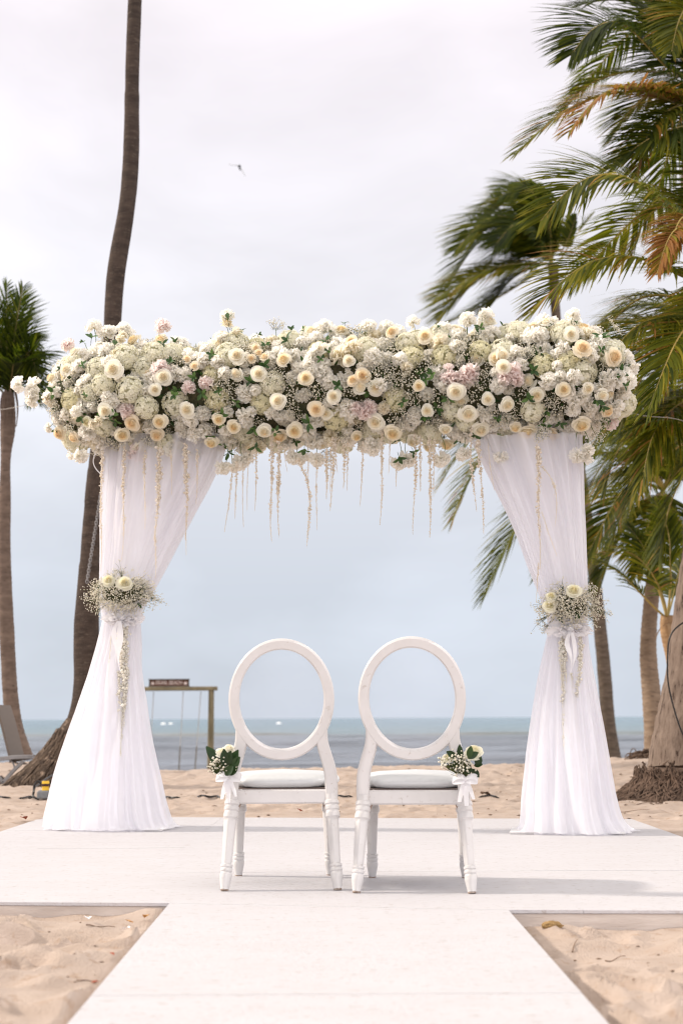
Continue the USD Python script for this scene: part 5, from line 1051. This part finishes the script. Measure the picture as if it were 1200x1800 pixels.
# ------------------------------------------------------------------ lounger at the left edge
d = 14.2
def LP(x_, y_, o=0.0): return P(x_, y_, d + o)
t = thing('sun_lounger', 'taupe sun lounger with raised back at the left edge of the picture', 'sun lounger', S(-60, 1372))
bk = [LP(-8, 1240, 0), LP(-1, 1262, 0), LP(9, 1300, 0), LP(19, 1340, 0)]
hw = np.array([0, 0.30, 0.0])
obj('backrest', sweep_rect(spline([q_ + hw for q_ in bk], 16), 0.030, 0.60, np.array([0, 1.0, 0])), M['lounger'], t, smooth=40)
for o in (-0.02, 0.62):
    obj('side_rail', sweep_rect(spline([LP(-160, 1341, o), LP(-40, 1341, o), LP(20, 1332, o), LP(58, 1331, o)], 14), 0.040, 0.03, np.array([0, 1.0, 0])), M['lounger_metal'], t)
    obj('leg', sweep_rect(spline([LP(42, 1338, o), LP(24, 1355, o), LP(6, 1376, o)], 8), 0.035, 0.03, np.array([0, 1.0, 0])), M['lounger_metal'], t)
    obj('leg', sweep_rect(spline([LP(-160, 1341, o), LP(-150, 1376, o)], 4), 0.035, 0.03, np.array([0, 1.0, 0])), M['lounger_metal'], t)
    obj('support', sweep_rect(spline([LP(16, 1335, o + .02), LP(23, 1342, o + .02), LP(26, 1354, o + .02)], 6), 0.014, 0.014, np.array([0, 1.0, 0])), M['lounger_metal'], t)
    obj('leg', sweep_rect(spline([LP(-6, 1362, o), LP(6, 1376, o)], 4), 0.030, 0.03, np.array([0, 1.0, 0])), M['lounger_metal'], t)
obj('seat_sling', sweep_rect(spline([LP(-160, 1337, .3), LP(-60, 1339, .3), LP(52, 1330, .3)], 12), 0.02, 0.60, np.array([0, 1.0, 0])), M['lounger'], t)

# ------------------------------------------------------------------ swing frame at the shore
d = 32.0
sw = thing('swing_frame', 'wooden beach swing frame with a sign on its beam, by the sea', 'swing', P(270, 1400, d))
zt = P(300, 1211, d)[2]; xa, xb = P(170, 1211, d)[0], P(371, 1211, d)[0]
mpx = d / FPX
obj('beam', bx((xa + xb) / 2 + 0.03, d, zt, xb - xa + 0.22, 0.14, 0.09, 0.012), M['swing_wood'], sw)
for x_ in (xa, xb):
    obj('post', tube([(x_, d, -1.3), (x_, d, 0), (x_ + .005, d, zt - 0.046)], [0.075, 0.07, 0.062], 14), M['swing_wood'], sw)
sgw, sgh = 68 * mpx, 11.5 * mpx; sgx = P(297.5, 1200, d)[0]; sgz = zt + 0.045 + sgh / 2 + 0.012
board = obj('sign_board', bx(sgx, d, sgz, sgw, 0.05, sgh, 0.006), M['sign_board'], sw)
for (cx_, cz_, w_, h_) in ((sgx, sgz + sgh / 2, sgw + .05, .026), (sgx, sgz - sgh / 2, sgw + .05, .02), (sgx - sgw / 2, sgz, .026, sgh), (sgx + sgw / 2, sgz, .026, sgh)):
    obj('sign_edge', bx(cx_, d - 0.03, cz_, w_, .03, h_, .004), M['sign_frame'], board)
tx = meshkit.text_mesh('PEARL BEACH', 0.082, 0.012); bw_ = tx.bounds
tx.apply_translation([-(bw_[0][0] + bw_[1][0]) / 2, -(bw_[0][1] + bw_[1][1]) / 2, 0]); tx.apply_scale([0.66 * sgw / (bw_[1][0] - bw_[0][0]), 1, 1])
tv = np.stack([tx.vertices[:, 0] + sgx, d - 0.026 - tx.vertices[:, 2], tx.vertices[:, 1] + sgz + 0.004], -1)
obj('lettering', trimesh.Trimesh(tv, tx.faces[:, ::-1] if False else tx.faces), M['sign_letter'], board, smooth=False)
for s in (-1, 1):                                            # small starfish emblems at the ends of the sign
    an_ = np.arange(10) * PI / 5 + PI / 2; rr_ = np.where(np.arange(10) % 2 == 0, 0.05, 0.022)
    pg = Polygon(np.stack([rr_ * np.cos(an_), rr_ * np.sin(an_)], 1)); em = trimesh.creation.extrude_polygon(pg, 0.014, engine='earcut')
    obj('sign_emblem', trimesh.Trimesh(np.stack([em.vertices[:, 0] + sgx + s * sgw * 0.42, d - 0.026 - em.vertices[:, 2], em.vertices[:, 1] + sgz - 0.012], -1), em.faces), M['sign_letter'], board, smooth=False)
for (x0, y0, x1, y1) in ((270, 1216, 262, 1352), (322, 1216, 314, 1354), (353, 1216, 342, 1354), (236, 1216, 228, 1354)):
    a, b = P(x0, y0, d), P(x1, y1 + 8, d - 0.25); m_ = a + (b - a) * 0.66
    obj('rope', tube([a, (a + m_) / 2, m_], 0.0085, 6), M['rope'], sw); obj('rope', tube([m_, (m_ + b) / 2, b], 0.016, 7), M['rope_wet'], sw)
for x0, x1 in ((228, 262), (314, 342)):
    p0, p1 = P(x0, 1361, d - .25), P(x1, 1361, d - .25)
    obj('swing_seat', bx((p0[0] + p1[0]) / 2, p0[1], p0[2], p1[0] - p0[0] + .1, .2, .03, .006), M['swing_wood'], sw)

# ------------------------------------------------------------------ bird
c = P(421, 292.5, 45.0)
t = thing('seabird', 'small dark seabird gliding high in the pale sky', 'bird', c)
ic = trimesh.creation.icosphere(2, 1.0); bd = ic.vertices * [0.045, 0.15, 0.045]; bd[:, 0] *= 1 - 0.5 * np.clip(bd[:, 1] / 0.15, 0, 1)
obj('body', trimesh.Trimesh(c + bd, ic.faces), M['bird'], t, smooth=True)
def wing(p, name='wing'):
    q_ = spline([P(x_, y_, 45 + o) for x_, y_, o in p], 12); w_ = np.linspace(1, 0.25, 12)[:, None] * np.array([0.015, 0.10, 0.045])
    v, f = strip(q_, w_); v2 = v + [0, 0, 0.012]
    obj(name, (np.vstack([v, v2]), np.vstack([f, f[:, ::-1] + len(v)])), M['bird_wing'], t, smooth=True)
wing([(421, 292, 0), (414, 290.3, 0), (409, 290, .05), (402, 288, .12)]); wing([(421, 293, 0), (425, 298, 0), (427.5, 303, .05), (431, 309.5, .12)])
obj('tail', strip([c + [0, 0.12, 0], c + [0, 0.2, -0.005], c + [0, 0.27, -0.01]], np.array([0.03, 0, 0])), M['bird'], t)

# ------------------------------------------------------------------ litter on sand and deck
def twig(px, py, L, ang, label, mt='twig', r=0.003):
    p = S(px, py) if mt != 'deck' else G(px, py); dv = np.array([math.cos(ang), math.sin(ang), 0]) * L / 2
    t = thing('twig', label, 'twig', p)
    pts = []
    for k_ in np.linspace(-1, 1, 6):
        q_ = p + dv * k_; q_[2] = sandz(q_[0], q_[1]) + 0.004 + 0.003 * math.sin(k_ * 4 + px); q_[:2] += 0.05 * L * math.sin(k_ * 2.5 + px); pts.append(q_)
    obj('stick', tube(pts, np.linspace(1.0, 0.45, 6) * r * 0.8, 5), M['twig'], t)
def scrap(name, px, py, s, mt, label, cat, seed):
    p = S(px, py); r_ = np.random.default_rng(seed); t = thing(name, label, cat, p)
    v, f = leaf_grid(s, s * 0.38, r_.uniform(-.5, .4), r_, 0.5); v = v + r_.normal(0, s * 0.04, v.shape); a = r_.uniform(0, 6)
    v = v @ np.array([[math.cos(a), math.sin(a), 0], [-math.sin(a), math.cos(a), 0], [0, 0, 1]]); v[:, 2] += 0.012 - v[:, 2].min() * 0.9
    obj('blade' if 'leaf' in name else 'sheet', (v + p, f), M[mt], t)
scrap('plastic_scrap', 152, 1622, 0.035, 'scrap', 'white plastic scrap on the sand left of the aisle, larger one', 'scrap', 1)
scrap('plastic_scrap', 213, 1642, 0.032, 'scrap', 'pale plastic scrap on the left sand, nearer the aisle', 'scrap', 2)
scrap('dry_leaf', 233, 1629, 0.024, 'dry_leaf', 'orange dry leaf on the left sand, left of the clump', 'leaf', 3)
scrap('dry_leaf', 260, 1623, 0.034, 'dry_leaf', 'orange crumpled dry leaf against the stage corner, left sand', 'leaf', 4)
scrap('dry_leaf', 193, 1687, 0.018, 'red_leaf', 'small reddish leaf bit on the left sand, beside the aisle', 'leaf', 5)
scrap('dry_leaf', 160, 1743, 0.022, 'red_leaf', 'reddish leaf bit on left sand at the foot of the picture', 'leaf', 6)
scrap('dry_leaf', 1084, 1626, 0.03, 'twig', 'dark leaf lying against the stage front on the right sand', 'leaf', 7)
scrap('dry_leaf', 860, 1401, 0.10, 'twig', 'long dark leaf on the sand between right chair and drape', 'leaf', 8)
scrap('dry_leaf', 38, 1446, 0.06, 'red_leaf', 'dark red leaf on the sand by the left stage edge', 'leaf', 9)
scrap('dry_leaf', 712, 1420, 0.05, 'twig', 'small dark leaf on sand seen under the right chair', 'leaf', 10)
scrap('dry_leaf', 533, 1430, 0.05, 'red_leaf', 'small brown leaf on sand seen under the left chair', 'leaf', 11)
for x_, y_, L, ang, lab in ((175, 1632, .10, .5, 'short brown twig on the left sand behind the white scraps'), (160, 1730, .09, .6, 'brown twig on the left sand close to the aisle edge'), (1105, 1427, .30, .3, 'dark twig on sand at the right edge of the stage'), (1150, 1400, .35, -.2, 'dark twig on the sand below the thick right palm'),
                            (1009, 1667, .10, 1.2, 'thin orange twig on the right sand below the stage'), (1140, 1412, .25, .5, 'short dark twig right of the right drape on sand'), (655, 1402, .25, 2.0, 'little curved twig on sand between the two chairs'), (1080, 1690, .12, .9, 'thin bent grass stalk on the right sand'), (100, 1610, .05, -.5, 'tiny dark twig below the stage front, left sand')):
    twig(x_, y_, L, ang, lab)
for x_, w_, lab in ((970, .06, 'small tan clump of seaweed against the stage front, left one'), (1170, .07, 'tan clump of seaweed against the stage front near right edge')):
    p = S(x_, 1628); t = thing('seaweed_clump', lab, 'seaweed', p); ic = trimesh.creation.icosphere(3, 1.0)
    v = ic.vertices * (1 + 0.5 * (meshkit.fbm(ic.vertices * 4 + x_, 3, 3) - 0.5))[:, None]; obj('clump', trimesh.Trimesh(p + v * [w_ * .6, .02, .016], ic.faces), M['seaweed'], t, smooth=True)
mb = MB(); rd = np.random.default_rng(33)
for _ in range(700):
    if rd.uniform() < 0.4: x_, y_ = rd.choice([-1, 1]) * rd.uniform(0.6, 2.0), rd.uniform(2.8, 5.05)
    else: x_, y_ = rd.uniform(-4, 4.5), rd.uniform(9.6, 17)
    if -0.66 < x_ < 0.62 and y_ < 5.3: continue
    z_ = sandz(x_, y_); s = rd.uniform(0.002, 0.006) * (1 if y_ < 6 else 2.2)
    mb.add(np.array([x_, y_, z_ + s * 0.4]) + OCT_V * s * [rd.uniform(.6, 2.2), rd.uniform(.6, 1.6), .5], OCT_F)
o = obj('sand_debris', mb.vf(), M['twig'], None, smooth=False); setdata(o, 'scattered dark crumbs of bark and shell across the sand', 'debris', None, 'stuff')
